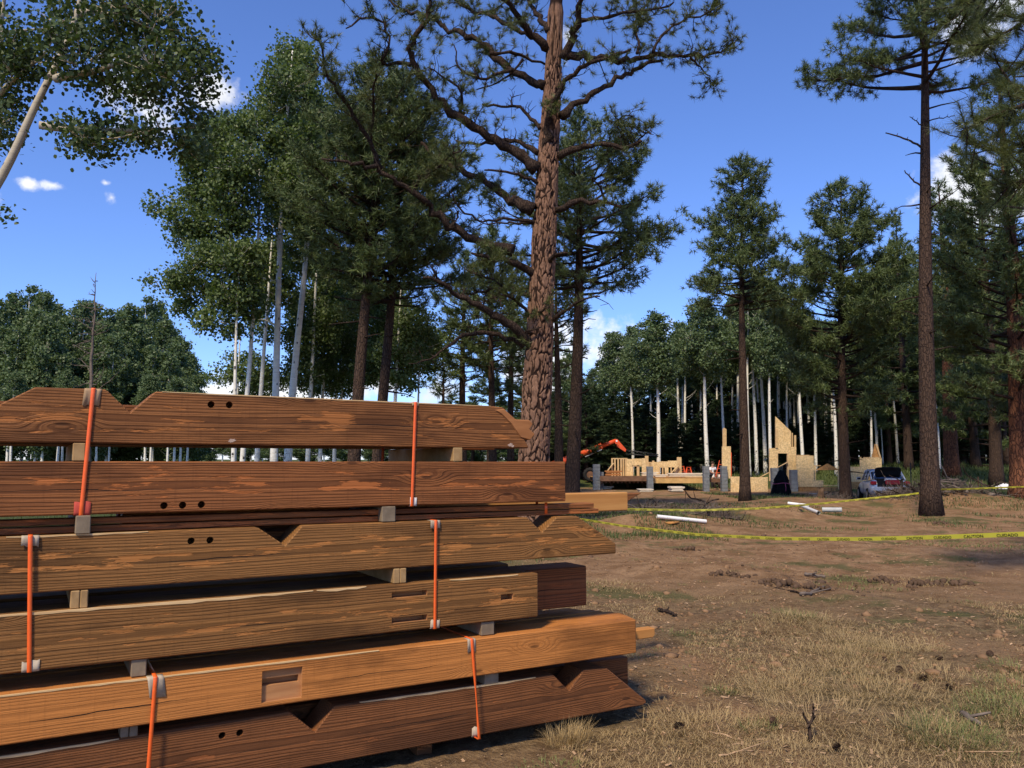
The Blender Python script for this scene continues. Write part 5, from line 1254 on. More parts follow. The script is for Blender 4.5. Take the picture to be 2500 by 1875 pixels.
# black wrapped heap
def heap():
    Y = 42.5; a = q6(478, 1075, Y); g = G_(a[0], Y); top = q6(515, 740, Y)[2]
    r = thing('wrapped_heap', 'tall heap wrapped in black plastic sheeting and tied with pink ribbon', 'heap', (a[0], Y, g))
    k = 48; n = 30; th = np.arange(k) * 2 * np.pi / k; rg = np.random.default_rng(4); V = []
    ph = rg.uniform(0, 6.28, 6)
    for i in range(n):
        f = i / (n - 1); w = np.interp(f, [0, .1, .35, .55, .62, .8, .95, 1], [.52, .49, .42, .36, .37, .26, .16, .04])
        fold = sum(.10 * np.sin(m_ * th + ph[j] + f * 2) / (1 + j * .3) for j, m_ in enumerate((3, 5, 8, 13, 17, 21))) * w
        rr = w + fold + .01 * rg.normal(size=k)
        V.append(np.stack([a[0] + .05 * f + rr * np.cos(th), Y + rr * np.sin(th), np.full(k, g - .05 + (top - g) * f) + .05 * np.sin(3 * th + 1) * (1 if f > .9 else .2)], 1))
    V = np.concatenate(V); i = np.arange(n - 1)[:, None] * k; j = np.arange(k)[None]; j2 = (j + 1) % k
    mb = MB(); mb.add(V, np.stack([i + j, i + j2, i + k + j2, i + k + j], -1).reshape(-1, 4)); mb.build('sheeting', M['poly'], r)
    M['ribbon'] = plain('pink_ribbon', (.6, .12, .22), .6, .2, .1)
    zz = q6(480, 885, Y)[2]; mb = MB(); tube(mb, np.array([[a[0] + .45 * math.cos(x), Y + .45 * math.sin(x), zz + .03 * math.sin(3 * x)] for x in np.linspace(0, 6.28, 30)]), .013, 5); mb.build('ribbon', M['ribbon'], r)
    mb = MB(); tube(mb, np.array([[a[0] + .05, Y - .50, zz], [a[0] + .07, Y - .53, zz - .2], [a[0] + .05, Y - .55, zz - .4]]), .012, 5); mb.build('ribbon_tail', M['ribbon'], r)
heap()
# workers
def worker(Y, px, pz_top, label, shirt, pants, pose, face=0.):
    a = q5(px, pz_top, Y); g = a[2] - 1.72
    def skin(verts, edges, rad, name, mat, parent, sub=2):
        me = bpy.data.meshes.new(name); me.from_pydata(verts, edges, []); o = link(name, me, parent)
        md = o.modifiers.new('s', 'SKIN'); 
        for i, rr in enumerate(rad): me.skin_vertices[0].data[i].radius = (rr, rr * .85)
        me.skin_vertices[0].data[0].use_root = True
        o.modifiers.new('d', 'SUBSURF').levels = sub; o.modifiers['d'].render_levels = sub
        dg = bpy.context.evaluated_depsgraph_get(); bpy.context.view_layer.update(); new = bpy.data.meshes.new_from_object(o.evaluated_get(bpy.context.evaluated_depsgraph_get()))
        o.modifiers.clear(); o.data = new; new.materials.clear(); new.materials.append(mat)
        for p in new.polygons: p.use_smooth = True
        return o
    r = thing('person', label, 'person', (a[0], Y, g), face)
    sk = plain('skin', (.42, .23, .15), .6, .3, .1)
    if pose == 'stand':
        H = [(0, 0, .95), (0, .01, 1.15), (0, .02, 1.38), (0, .01, 1.50), (0, -.01, 1.58), (0, -.01, 1.68),
             (-.20, .01, 1.40), (-.27, -.05, 1.14), (-.14, -.24, 1.06), (.20, .01, 1.40), (.27, -.04, 1.14), (.12, -.24, 1.10),
             (-.10, 0, .88), (-.12, -.02, .48), (-.12, .02, .07), (-.13, -.13, .04), (.10, 0, .88), (.13, .0, .48), (.13, .04, .07), (.15, -.11, .04)]
    else:
        H = [(0, .1, .48), (0, -.02, .65), (0, -.16, .84), (0, -.24, .94), (0, -.30, 1.0), (0, -.33, 1.09),
             (-.20, -.14, .86), (-.24, -.32, .66), (-.12, -.48, .60), (.20, -.14, .86), (.26, -.30, .64), (.14, -.48, .58),
             (-.12, .1, .44), (-.16, -.28, .46), (-.15, -.05, .07), (-.15, -.2, .04), (.12, .1, .44), (.17, -.28, .44), (.16, -.03, .07), (.17, -.2, .04)]
        g2 = 0
    E_ = [(0, 1), (1, 2), (2, 3), (3, 4), (4, 5), (2, 6), (6, 7), (7, 8), (2, 9), (9, 10), (10, 11), (0, 12), (12, 13), (13, 14), (14, 15), (0, 16), (16, 17), (17, 18), (18, 19)]
    rad = [.15, .15, .17, .065, .10, .085, .075, .055, .042, .075, .055, .042, .105, .075, .055, .045, .105, .075, .055, .045]
    body = skin(H, E_, rad, 'body', sk, r)
    idx = lambda L: ([H[i] for i in L])
    sh = plain('shirt_' + pose, shirt, .9, .1, .12); pa = plain('trousers_' + pose, pants, .9, .1, .2); hr = plain('hair_' + pose, (.06, .035, .02), .8, .2, .2)
    mid = lambda a_, b_, t_: tuple(np.array(a_) * (1 - t_) + np.array(b_) * t_)
    skin([H[1], H[0], H[2], H[6], mid(H[6], H[7], .7), H[9], mid(H[9], H[10], .7)], [(0, 1), (0, 2), (2, 3), (3, 4), (2, 5), (5, 6)], [.175, .17, .195, .098, .085, .098, .085], 'shirt', sh, r)
    skin([H[0], H[12], H[13], H[14], H[16], H[17], H[18]], [(0, 1), (1, 2), (2, 3), (0, 4), (4, 5), (5, 6)], [.165, .128, .098, .08, .128, .098, .08], 'trousers', pa, r)
    hd = H[5]; bm = bmesh.new(); bmesh.ops.create_uvsphere(bm, u_segments=16, v_segments=10, radius=.108, matrix=Matrix.Translation((hd[0], hd[1] + .02, hd[2] + .03)))
    for v in list(bm.verts):
        if v.co.z < hd[2] - .01 and v.co.y < hd[1] + .02: v.co.z = hd[2] - .005
    me = bpy.data.meshes.new('hair'); bm.to_mesh(me); bm.free(); me.materials.append(hr); link('hair', me, r)
    # face features and fingers, small at this distance but present
    fm = MB()
    tube(fm, np.array([[hd[0], hd[1] - .085, hd[2] - .01], [hd[0], hd[1] - .115, hd[2] - .045]]), [.008, .015], 6); fm.build('nose', sk, r, org=(0, 0, 0))
    for hi, sd_ in ((8, -1), (11, 1)):
        hm = MB(); h = np.array(H[hi])
        for k in range(4): tube(hm, np.array([h + [(-.027 + .018 * k), 0, 0], h + [(-.03 + .02 * k), -.055, -.012], h + [(-.03 + .02 * k), -.085 + .008 * abs(k - 1), -.045]]), [.011, .009, .006], 5)
        tube(hm, np.array([h + [-sd_ * .03, .02, 0], h + [-sd_ * .06, -.02, .01], h + [-sd_ * .06, -.05, -.005]]), [.012, .010, .007], 5); hm.build('hand', sk, r, org=(0, 0, 0))
    return r
wk = worker(51.5, 1592, 662, 'person in white shirt and dark trousers standing on the works', (.75, .74, .74), (.03, .028, .03), 'stand', .6)
w2 = worker(49.4, 1652, 760, 'crouching person in pale shirt and tan cap beside the ladder', (.72, .66, .58), (.07, .055, .045), 'crouch', -.8)
w2.location.z = G_(w2.location.x, 49.4)
# ladders
def ladder(label, q, p0, p1, Y0, Y1, w=.4):
    a = q(*p0, Y0); b = q(*p1, Y1); r = thing('ladder', label, 'ladder', tuple(a), 0, 'orange ladders'); ox = np.array([w / 2, 0, 0])
    for s in (-1, 1): one_bar('rail', a + ox * s, b + ox * s, .03, .08, M['orange'], r)
    n = max(3, int(np.linalg.norm(b - a) / .3))
    for i in range(1, n): c = a + (b - a) * i / n; one_bar('rung', c - ox, c + ox, .03, .03, M['orange'], r)
ladder('orange ladder leaning on the tall sheathed wall', q5, (1648, 815), (1690, 640), 48.6, 49.4, .25)
def stepladder(x, y0, y1, Y, label):
    a = q5(x, y1, Y); t = q5(x, y0, Y); r = thing('stepladder', label, 'ladder', tuple(a), 0, 'orange stepladders')
    for s in (-1, 1):
        one_bar('rail', a + [s * .22, -.3, 0], t + [s * .1, 0, 0], .04, .05, M['orange'], r); one_bar('rear_rail', a + [s * .22, .4, 0], t + [s * .1, .03, 0], .03, .04, M['orange'], r)
    for i in range(4): c = a + (t - a) * (i + .8) / 5; one_bar('step', c + [-.2 + .02 * i, -.24 + .06 * i, 0], c + [.2 - .02 * i, -.24 + .06 * i, 0], .08, .02, M['orange'], r)
    box('top_cap', t[0] - .14, t[0] + .14, Y - .07, Y + .08, t[2], t[2] + .03, M['orange'], r)
stepladder(1333, 714, 830, 51.4, 'orange stepladder behind the white boards')
stepladder(1262, 705, 830, 52.4, 'orange stepladder at the end of the long sheathed wall')
# telehandler
def telehandler():
    Y = 56.; base = q5(120, 965, Y); g = G_(base[0], Y); r = thing('telehandler', 'orange telescopic handler with raised boom and black truss jib', 'machine', (base[0], Y, g))
    P = lambda x, y, dy=0: q5(x, y, Y + dy)
    ax0, ax1 = P(-330, 760), P(240, 560); one_bar('boom', ax0, P(160, 571), .40, .46, M['orange'], r)
    one_bar('boom_section', P(150, 575), P(390, 484), .34, .38, M['orange'], r); one_bar('boom_tip', P(370, 492), P(545, 425), .26, .27, M['orange'], r)
    one_bar('boom_collar', P(376, 490), P(394, 483), .42, .46, M['orange'], r)
    one_bar('hydraulic_line', P(215, 600, -.3), P(395, 520, -.3), .06, .07, M['greypipe'], r)
    one_bar('decal', P(112, 582, -.225), P(152, 570, -.225), .01, .20, M['white'], r)
    pts = [P(x, y) for x, y in [(538, 408), (562, 412), (655, 520), (645, 545), (560, 492), (536, 450)]]; c = np.mean(pts, 0)
    link('gooseneck', prism_me('gooseneck', [(p[0] - c[0], p[2] - c[2]) for p in pts], -.2, .2, M['orange']), r, (c[0] - base[0], 0, c[2] - g))
    bm = bmesh.new(); bmesh.ops.create_cone(bm, cap_ends=True, segments=16, radius1=.065, radius2=.065, depth=.46, matrix=Matrix.Rotation(R(90), 4, 'X')); me = bpy.data.meshes.new('pivot'); bm.to_mesh(me); bm.free(); me.materials.append(M['white'])
    pv = P(551, 428); link('pivot', me, r, (pv[0] - base[0], 0, pv[2] - g))
    tm = MB(); a, b = P(650, 525), P(1010, 575); a2, b2 = P(650, 570), P(1010, 592)
    for s in (-.12, .12): bar(tm, a + [0, s, 0], b + [0, s, 0], .05, .06); bar(tm, a2 + [0, s, 0], b2 + [0, s, 0], .05, .06)
    for i in range(9): bar(tm, a + (b - a) * i / 9, a2 + (b2 - a2) * (i + 1) / 9, .04, .04); bar(tm, a2 + (b2 - a2) * i / 9, a + (b - a) * i / 9, .04, .04)
    bar(tm, b, b + [0, 0, -.35], .04, .04); tm.build('truss_jib', M['black'], r)
    # chassis, cab, engine cowl
    pts = [P(x, y) for x, y in [(-420, 955), (232, 955), (246, 915), (200, 880), (92, 868), (60, 842), (-330, 842), (-420, 880)]]; c = np.mean(pts, 0)
    link('chassis', prism_me('chassis', [(p[0] - c[0], p[2] - c[2]) for p in pts], -.9, .9, M['orange'], .05), r, (c[0] - base[0], 0, c[2] - g))
    pbox('cab', q5, -260, 700, -90, 842, Y - .7, 1.4, 'black', r); pbox('stripe', q5, 120, 893, 225, 902, Y - .93, .02, 'white', r); pbox('decal', q5, 92, 905, 122, 925, Y - .93, .02, 'white', r); pbox('exhaust_stack', q5, 238, 845, 250, 890, Y - .2, .12, 'orange', r)
    def wheel(x, dy):
        c = P(x, 925); rad = .62
        mb = MB(); k = 28; prof_ = [(.24, -.17), (.39, -.19), (.44, -.13), (.44, .13), (.39, .19), (.24, .17)]; V = []
        for i in range(k):
            t_ = 2 * math.pi * i / k; lug = .04 if i % 2 else 0
            V += [((rr + (lug if rr > .43 else 0)) * math.cos(t_), dy + yy, (rr + (lug if rr > .43 else 0)) * math.sin(t_)) for rr, yy in prof_]
        n = 6; q = [(i * n + a_, i * n + (a_ + 1) % n, ((i + 1) % k) * n + (a_ + 1) % n, ((i + 1) % k) * n + a_) for i in range(k) for a_ in range(n)]
        mb.add(np.array(V), q); tt = link('wheel', mb.mesh('tyre', M['rubber']), r, (c[0] - base[0], 0, G_(c[0], Y) + .46 - g))
        bm = bmesh.new(); bmesh.ops.create_cone(bm, cap_ends=True, segments=20, radius1=.25, radius2=.25, depth=.3, matrix=Matrix.Translation((0, dy, 0)) @ Matrix.Rotation(R(90), 4, 'X')); me = bpy.data.meshes.new('rim'); bm.to_mesh(me); bm.free(); me.materials.append(M['rim']); link('rim', me, tt)
    for x in (255, -300):
        for dy in (-.85, .85): wheel(x, dy)
telehandler()

# ---------------------------------------------------------------- car with open boot
def car():
    Y = 37.6; p = q6(1660, 1085, Y); g = G_(p[0], Y)
    e = thing('parked_car', 'silver sedan parked on the grass with its boot lid open', 'car', (p[0], Y, g - .01), R(-15))
    paint, t, b = newmat('silver_paint', .3, .5, (.62, .64, .68)); b.inputs['Metallic'].default_value = .2; b.inputs['Coat Weight'].default_value = .6
    glass, t, b = newmat('car_glass', .05, .6, (.015, .018, .022)); b.inputs['Coat Weight'].default_value = .5
    bglass, t, b = newmat('rear_glass', .06, .6, (.05, .09, .16))
    blackm, t, b = newmat('black_trim', .7, .2, (.012, .012, .013)); red, t, b = newmat('tail_lamp', .2, .5, (.45, .015, .02)); redc, t, b = newmat('cooler_red', .45, .4, (.38, .02, .025))
    chrome, t, b = newmat('wheel_rim', .3, .5, (.55, .55, .56)); b.inputs['Metallic'].default_value = .8
    # lower body: lofted sections from rear (y=0) to nose (y=4.35); rear faces -y
    secs = [(0.00, .60, .42, .82), (.04, .76, .36, .93), (.14, .83, .26, 1.0), (.45, .86, .22, 1.02), (1.0, .865, .20, .99), (2.0, .87, .20, .96), (3.0, .865, .20, .94), (3.5, .85, .20, .90), (4.0, .80, .22, .80), (4.25, .68, .28, .68), (4.33, .5, .36, .58)]
    mb = MB(); V = []; k = 16
    for (y, hw, zl, zh) in secs:
        zm = (zl + zh) / 2; hh = (zh - zl) / 2
        for i in range(k):
            a = 2 * math.pi * (i + .5) / k; cx, cz = math.cos(a), math.sin(a)
            V.append((hw * math.copysign(abs(cx) ** .45, cx), y, zm + hh * math.copysign(abs(cz) ** .5, cz)))
    n = len(secs); q = [(i * k + j, (i + 1) * k + j, (i + 1) * k + (j + 1) % k, i * k + (j + 1) % k) for i in range(n - 1) for j in range(k)]
    mb.add(np.array(V), q); mb.add(np.array([(0, 0, .62)] + V[:k]), t=[(0, 1 + j, 1 + (j + 1) % k) for j in range(k)])
    body = link('body', mb.mesh('body', paint, smooth=True), e); 
    # boot opening: dark well cut as its own inset
    # greenhouse
    gs = [(.62, .70, .98, 1.0), (1.05, .66, .98, 1.34), (1.5, .63, .97, 1.43), (2.2, .62, .96, 1.44), (2.7, .63, .95, 1.37), (3.25, .70, .93, .96)]
    mb = MB(); V = []
    for (y, hw, zl, zh) in gs: V += [(-hw - .12 * (zh > 1.1) * 1, y, zl), (-hw, y, zh), (hw, y, zh), (hw + .12 * (zh > 1.1), y, zl)]
    q = []
    for i in range(len(gs) - 1):
        for j in range(3): q.append((i * 4 + j, (i + 1) * 4 + j, (i + 1) * 4 + j + 1, i * 4 + j + 1))
    mb.add(np.array(V), q); link('side_glass', mb.mesh('side_glass', glass, smooth=False), e)
    rf = MB(); V = []
    for (y, hw, z) in [(1.03, .645, 1.345), (1.25, .64, 1.40), (1.6, .625, 1.447), (2.2, .615, 1.457), (2.65, .625, 1.395)]:
        for f in (-1, -.6, 0, .6, 1): V.append((hw * f * 1.03, y, z + .028 * (1 - f * f)))
    rf.add(np.array(V), [(i * 5 + j, (i + 1) * 5 + j, (i + 1) * 5 + j + 1, i * 5 + j + 1) for i in range(4) for j in range(4)]); ro = link('roof', rf.mesh('roof', paint, smooth=True), e); ro.modifiers.new('s', 'SOLIDIFY').thickness = .02
    pl = MB()
    for s in (-1, 1):
        for a, b_ in (((.72, .45, 1.0), (.66, 1.06, 1.35)), ((.79, 2.1, .97), (.635, 2.05, 1.44)), ((.73, 3.3, .95), (.635, 2.62, 1.40)), ((.78, 1.2, .99), (.66, 1.15, 1.37))):
            bar(pl, (s * a[0], a[1], a[2]), (s * b_[0], b_[1], b_[2]), .05, .06)
        bar(pl, (s * .66, 1.06, 1.355), (s * .625, 1.6, 1.445), .05, .05); bar(pl, (s * .625, 1.6, 1.445), (s * .62, 2.65, 1.40), .05, .05)
    link('pillars', pl.mesh('pillars', paint), e)
    rw = MB(); rw.add([(-.62, .60, 1.03), (.62, .60, 1.03), (.57, 1.02, 1.335), (-.57, 1.02, 1.335)], [(0, 1, 2, 3)]); link('rear_window', rw.mesh('rear_window', bglass), e)
    # open boot
    link('boot_well', box_me('boot_well', 1.10, .62, .40, blackm, .02, (0, .30, .86)), e)
    lid = MB(); V = []
    for i, (y, z, hw) in enumerate([(.52, 1.10, .50), (.48, 1.26, .54), (.42, 1.40, .56), (.33, 1.49, .54), (.22, 1.52, .46)]):
        for f in (-1, -.5, 0, .5, 1): V.append((hw * f, y + .03 * (1 - f * f), z + .03 * (1 - f * f)))
    lid.add(np.array(V), [(i * 5 + j, i * 5 + j + 1, (i + 1) * 5 + j + 1, (i + 1) * 5 + j) for i in range(4) for j in range(4)]); lo = link('boot_lid', lid.mesh('boot_lid', blackm, smooth=True), e); lo.modifiers.new('s', 'SOLIDIFY').thickness = .05
    lp = MB(); lp.add(np.array(V) + [0, .03, .022], [(i * 5 + j, i * 5 + j + 1, (i + 1) * 5 + j + 1, (i + 1) * 5 + j) for i in range(4) for j in range(4)]); link('lid_skin', lp.mesh('lid_skin', paint, smooth=True), lo)
    hg = MB()
    for s in (-1, 1): tube(hg, np.array([(s * .60, .50, 1.0), (s * .60, .50, 1.15), (s * .55, .48, 1.3)]), .018, 6)
    link('lid_hinge', hg.mesh('lid_hinge', chrome), lo)
    for s in (-1, 1):
        link('tail_lamp', box_me('tail_lamp', .26, .20, .17, red, .04, (s * .70, .045, .86)), e)
    link('bumper', box_me('bumper', 1.62, .16, .22, paint, .05, (0, .0, .58)), e); link('bumper_lower', box_me('bumper_lower', 1.2, .12, .14, blackm, .04, (0, .02, .36)), e)
    pm = link('number_plate', box_me('number_plate', .30, .02, .15, M['white'], .005, (0, -.09, .50)), e)
    link('plate_print', box_me('plate_print', .20, .004, .05, M['ink'], 0, (0, -.103, .50)), pm)
    def disc(name, r_, d, mat, x, y, z, parent):
        bm = bmesh.new(); bmesh.ops.create_cone(bm, cap_ends=True, segments=28, radius1=r_, radius2=r_, depth=d, matrix=Matrix.Rotation(R(90), 4, 'Y')); bmesh.ops.bevel(bm, geom=[e_ for e_ in bm.edges if len(e_.link_faces) == 2 and e_.calc_face_angle() > 1], offset=.03, segments=2, affect='EDGES')
        me = bpy.data.meshes.new(name); bm.to_mesh(me); bm.free(); me.materials.append(mat); return link(name, me, parent, (x, y, z))
    for y in (.80, 3.42):
        for s in (-1, 1):
            wv = disc('wheel', .31, .20, M['rubber'], s * .80, y, .30, e); disc('rim', .21, .21, chrome, s * .004, 0, 0, wv); disc('hub', .05, .225, blackm, s * .006, 0, 0, wv)
    for s in (-1, 1):
        mm = link('wing_mirror', box_me('wing_mirror', .20, .12, .13, paint, .03, (s * .95, 2.72, 1.02)), e); link('mirror_glass', box_me('mirror_glass', .16, .01, .10, glass, 0, (s * .95, 2.655, 1.02)), mm)
        link('door_handle', box_me('door_handle', .03, .18, .03, paint, .008, (s * .875, 1.75, .83)), e); link('door_handle', box_me('door_handle', .03, .18, .03, paint, .008, (s * .875, 1.05, .84)), e)
        link('door_seam', box_me('door_seam', .01, .012, .5, blackm, 0, (s * .866, 2.0, .65)), e)
    # cool box in the boot: a thing of its own
    bpy.context.view_layer.update()
    mw = e.matrix_world
    cb = thing('cool_box', 'red cool box with a white lid in the open car boot', 'cool box', tuple(mw @ Vector((.10, .02, .80))), R(-15))
    link('tub', box_me('tub', .62, .30, .20, redc, .02, (0, 0, .10)), cb); ld = link('lid', box_me('lid', .66, .33, .06, M['white'], .02, (0, 0, .235)), cb); link('handle', box_me('handle', .03, .34, .05, M['white'], .01, (-.335, 0, .19)), cb)
car()

# ---------------------------------------------------------------- caution tape
_gl = {}
def glyphs(word):
    if word not in _gl:
        cu = bpy.data.curves.new('txt', 'FONT'); cu.body = word; cu.resolution_u = 2; cu.offset = .012
        o = bpy.data.objects.new('txt', cu); COL.objects.link(o); bpy.context.view_layer.update()
        me = bpy.data.meshes.new_from_object(o.evaluated_get(bpy.context.evaluated_depsgraph_get()))
        bm = bmesh.new(); bm.from_mesh(me); bmesh.ops.triangulate(bm, faces=bm.faces)
        V = np.array([v.co[:2] for v in bm.verts]); T = np.array([[v.index for v in f.verts] for f in bm.faces]); bm.free()
        bpy.data.objects.remove(o); bpy.data.curves.remove(cu); bpy.data.meshes.remove(me)
        V[:, 0] -= V[:, 0].min(); _gl[word] = (V, T)
    return _gl[word]
def tape(label, P, width, roll, words, ww, gap, sag=0.):
    P = np.asarray(P, float); n = 260; Q = curve(P, n)
    f = np.linspace(0, 1, n); Q[:, 2] -= sag * 4 * f * (1 - f)
    L = np.r_[0, np.cumsum(np.linalg.norm(np.diff(Q, axis=0), axis=1))]
    T = unit(np.gradient(Q, axis=0)); up = np.array([0, 0, 1.]); N = unit(np.cross(T, up)); B = np.cross(N, T)
    a = np.interp(f, roll[0], roll[1]); Wd = B * np.cos(a)[:, None] + N * np.sin(a)[:, None]; Nn = np.cross(T, Wd)
    root = thing('caution_tape', label, 'tape', tuple(Q[0]), 0, 'yellow caution tape runs')
    mb = MB(); V = np.concatenate([Q + Wd * width / 2, Q - Wd * width / 2]); i = np.arange(n - 1)
    mb.add(V, np.stack([i, i + 1, n + i + 1, n + i], 1)); rb = mb.build('ribbon', M['yellow'], root)
    pos = gap; k = 0
    while pos + ww < L[-1] - .05:
        gv, gt = glyphs(words[k % len(words)]); sc = ww / gv[:, 0].max(); h = gv[:, 1].max()
        u = pos + gv[:, 0] * sc; v = -width / 2 + .004 + gv[:, 1] / h * width * .62
        S_ = lambda A: np.stack([np.interp(u, L, A[:, c_]) for c_ in range(3)], 1)
        c0 = S_(Q) + S_(Wd) * v[:, None]
        side = S_(Nn); 
        view = np.array([0, 0, CAMZ]) - c0[0]; sg = np.sign(side[0] @ view) or 1
        m2 = MB(); m2.add(c0 + side * sg * .0025, t=gt); o = m2.build('lettering', M['ink'], root)
        pos += ww + gap; k += 1
    return root
# near run: from a far low stake on the left to beyond the right edge
tape('near caution tape sweeping across the bare soil toward the right edge', [at(1296, 1240, 21), at(1340, 1254, 20), at(1520, 1284, 16.5), at(1700, 1305, 13.6), at(1900, 1315, 11.3), at(2100, 1316, 9.7), at(2300, 1311, 8.5), at(2520, 1303, 7.5), at(2700, 1292, 6.9)], .044, ([0, .1, .2, .3, 1], [.2, .9, .3, .15, .1]), ['CAUTION', 'CUIDADO'], .235, .155)
tape('far caution tape rising from the yellow timber to the tall bare pine trunk', [at(1500, 1243, 17.5), at(1540, 1243.5, 18), at(1700, 1246, 19.6), at(1860, 1241, 21), at(2000, 1230, 22.3), at(2120, 1217, 23.2), at(2215, 1208, 23.8), at(2243, 1204, 24)], .050, ([0, .3, .6, 1], [.1, -.1, .15, 0]), ['CAUTION', 'CUIDADO'], .24, .16)
tape('short caution tape run past the brush pile to the right edge', [at(2288, 1195, 24.2), at(2350, 1194, 24.6), at(2430, 1191, 25.2), at(2560, 1186, 26)], .05, ([0, .5, 1], [.5, .2, .4]), ['CAUTION', 'CUIDADO'], .24, .16)

# ---------------------------------------------------------------- pipes, fence, small site things
def pipe(label, pa, pb, r, mat, ha=.05, hb=.05, name='pipe', corr=False):
    a = gpt(*pa); b = gpt(*pb); a[2] = gz(a[0], a[1]) + r + ha; b[2] = gz(b[0], b[1]) + r + hb
    mb = MB(); n = 40; f = np.linspace(0, 1, n)[:, None]; rr = r * (1 + (.06 * np.sin(np.arange(n) * 2.1) if corr else 0)); tube(mb, a + (b - a) * f, rr, 14, False); tube(mb, a + (b - a) * f, rr * .88, 14, False)
    o = mb.build(name, M[mat], smooth=True); return tag(o, label, 'pipe', 'pipes lying on the soil')
pipe('white plastic pipe lying on the dirt mound by the stack', (1604, 1270), (1724, 1280), .045, 'pvc', .04, .02)
pipe('white plastic pipe half under the far tape', (1924, 1236), (1975, 1242), .05, 'pvc')
pipe('white plastic pipe slanting down below the far tape', (1952, 1245), (1999, 1258), .05, 'pvc', .12, .02)
pipe('grey corrugated drain pipe in the grass', (2008, 1254), (2056, 1255), .075, 'greypipe', corr=True)
def plankbit(label, a, b, mat, w=.12, h=.03):
    A_ = gpt(*a); B_ = gpt(*b); A_[2] = gz(A_[0], A_[1]) + h / 2 + .01; B_[2] = gz(B_[0], B_[1]) + h / 2 + .01
    mb = MB(); bar(mb, A_, B_, w, h); return tag(mb.build('board', M[mat]), label, 'board', 'loose boards on the soil')
plankbit('small split board lying before the white pipe', (1630, 1282), (1652, 1278), 'woodL', .2, .04)
plankbit('white board on the gravel below the middle wall', (1976, 1206), (1994, 1207), 'boards')
# stakes, yellow panel, white wrapped bundle and silt fence on the right bank
def stake(px, py0, py1, Y, label, r=.03, mat='stud'):
    p = at(px, py1, Y); g = G_(p[0], Y); t_ = at(px, py0, Y)
    mb = MB(); bar(mb, np.array([p[0], Y, g - .1]), np.array([p[0] + .02, Y, max(t_[2], g + .3)]), r, r); tag(mb.build('stake', M[mat]), label, 'stake', 'survey stakes')
stake(2388, 1164, 1185, 40, 'wooden stake beside the yellow panel', .05, 'tenon'); stake(2426, 1143, 1158, 52, 'pale stake on the grass bank', .09, 'boards'); stake(2224, 1130, 1180, 36, 'dark thin stake behind the parked car', .03, 'black'); stake(2396, 1172, 1187, 40, 'short stake leaning near the yellow panel', .05, 'tenon')
p = at(2374, 1182, 41); g = G_(p[0], 41)
o = link('panel', box_me('panel', .34, .04, .28, M['woodL'], .004)); o.location = (p[0], 41, g + .16); o.rotation_euler = (R(-12), R(-6), 0); tag(o, 'small yellow wooden panel standing on the grass bank', 'panel')
def tarp():
    Y = 42.; a = at(2425, 1181, Y); b = at(2470, 1181, Y); g = G_(a[0], Y); rg = np.random.default_rng(3)
    n = 16; mb = MB(); V = []
    for i in range(n):
        for j in range(8):
            f = i / (n - 1); h = np.interp(f, [0, .1, .35, .55, .62, .75, .9, 1], [.02, .08, .16, .30, .22, .29, .12, .02]) * math.sin(math.pi * (j + .0) / 7) ** .6
            V.append((a[0] + (b[0] - a[0]) * f, Y - .3 + .1 * j, g + .05 + h * .95 + .015 * rg.normal() * (0 < j < 7)))
    mb.add(np.array(V), [(i * 8 + j, (i + 1) * 8 + j, (i + 1) * 8 + j + 1, i * 8 + j + 1) for i in range(n - 1) for j in range(7)]); tag(mb.build('crumpled_sheet', M['white'], smooth=False), 'crumpled white sheet lying on the right bank', 'sheet')
tarp()
def silt_fence():
    rg = np.random.default_rng(9); P = []
    for x in np.linspace(2360, 2620, 30): p = at(x, 1190, 36.5); P.append([p[0], 36.5 + .3 * math.sin(x * .02), 0])
    P = np.array(P); mb = MB(); V = []
    for p in P: g = G_(p[0], p[1]); V += [(p[0], p[1], g - .05), (p[0] + .03 * rg.normal(), p[1] + .03 * rg.normal(), g + .22 + .05 * rg.random())]
    mb.add(np.array(V), [(2 * i, 2 * i + 2, 2 * i + 3, 2 * i + 1) for i in range(len(P) - 1)])
    r = thing('silt_fence', 'low black silt fence along the right bank', 'fence', (P[0][0], P[0][1], 0)); o = mb.build('fabric', M['poly'], r); o.modifiers.new('s', 'SOLIDIFY').thickness = .012
    for i in range(0, 30, 6): g = G_(P[i][0], P[i][1]); one_bar('post', P[i] + [0, .03, g - .1], P[i] + [0, .03, g + .34], .04, .04, M['tenon'], r)
silt_fence()
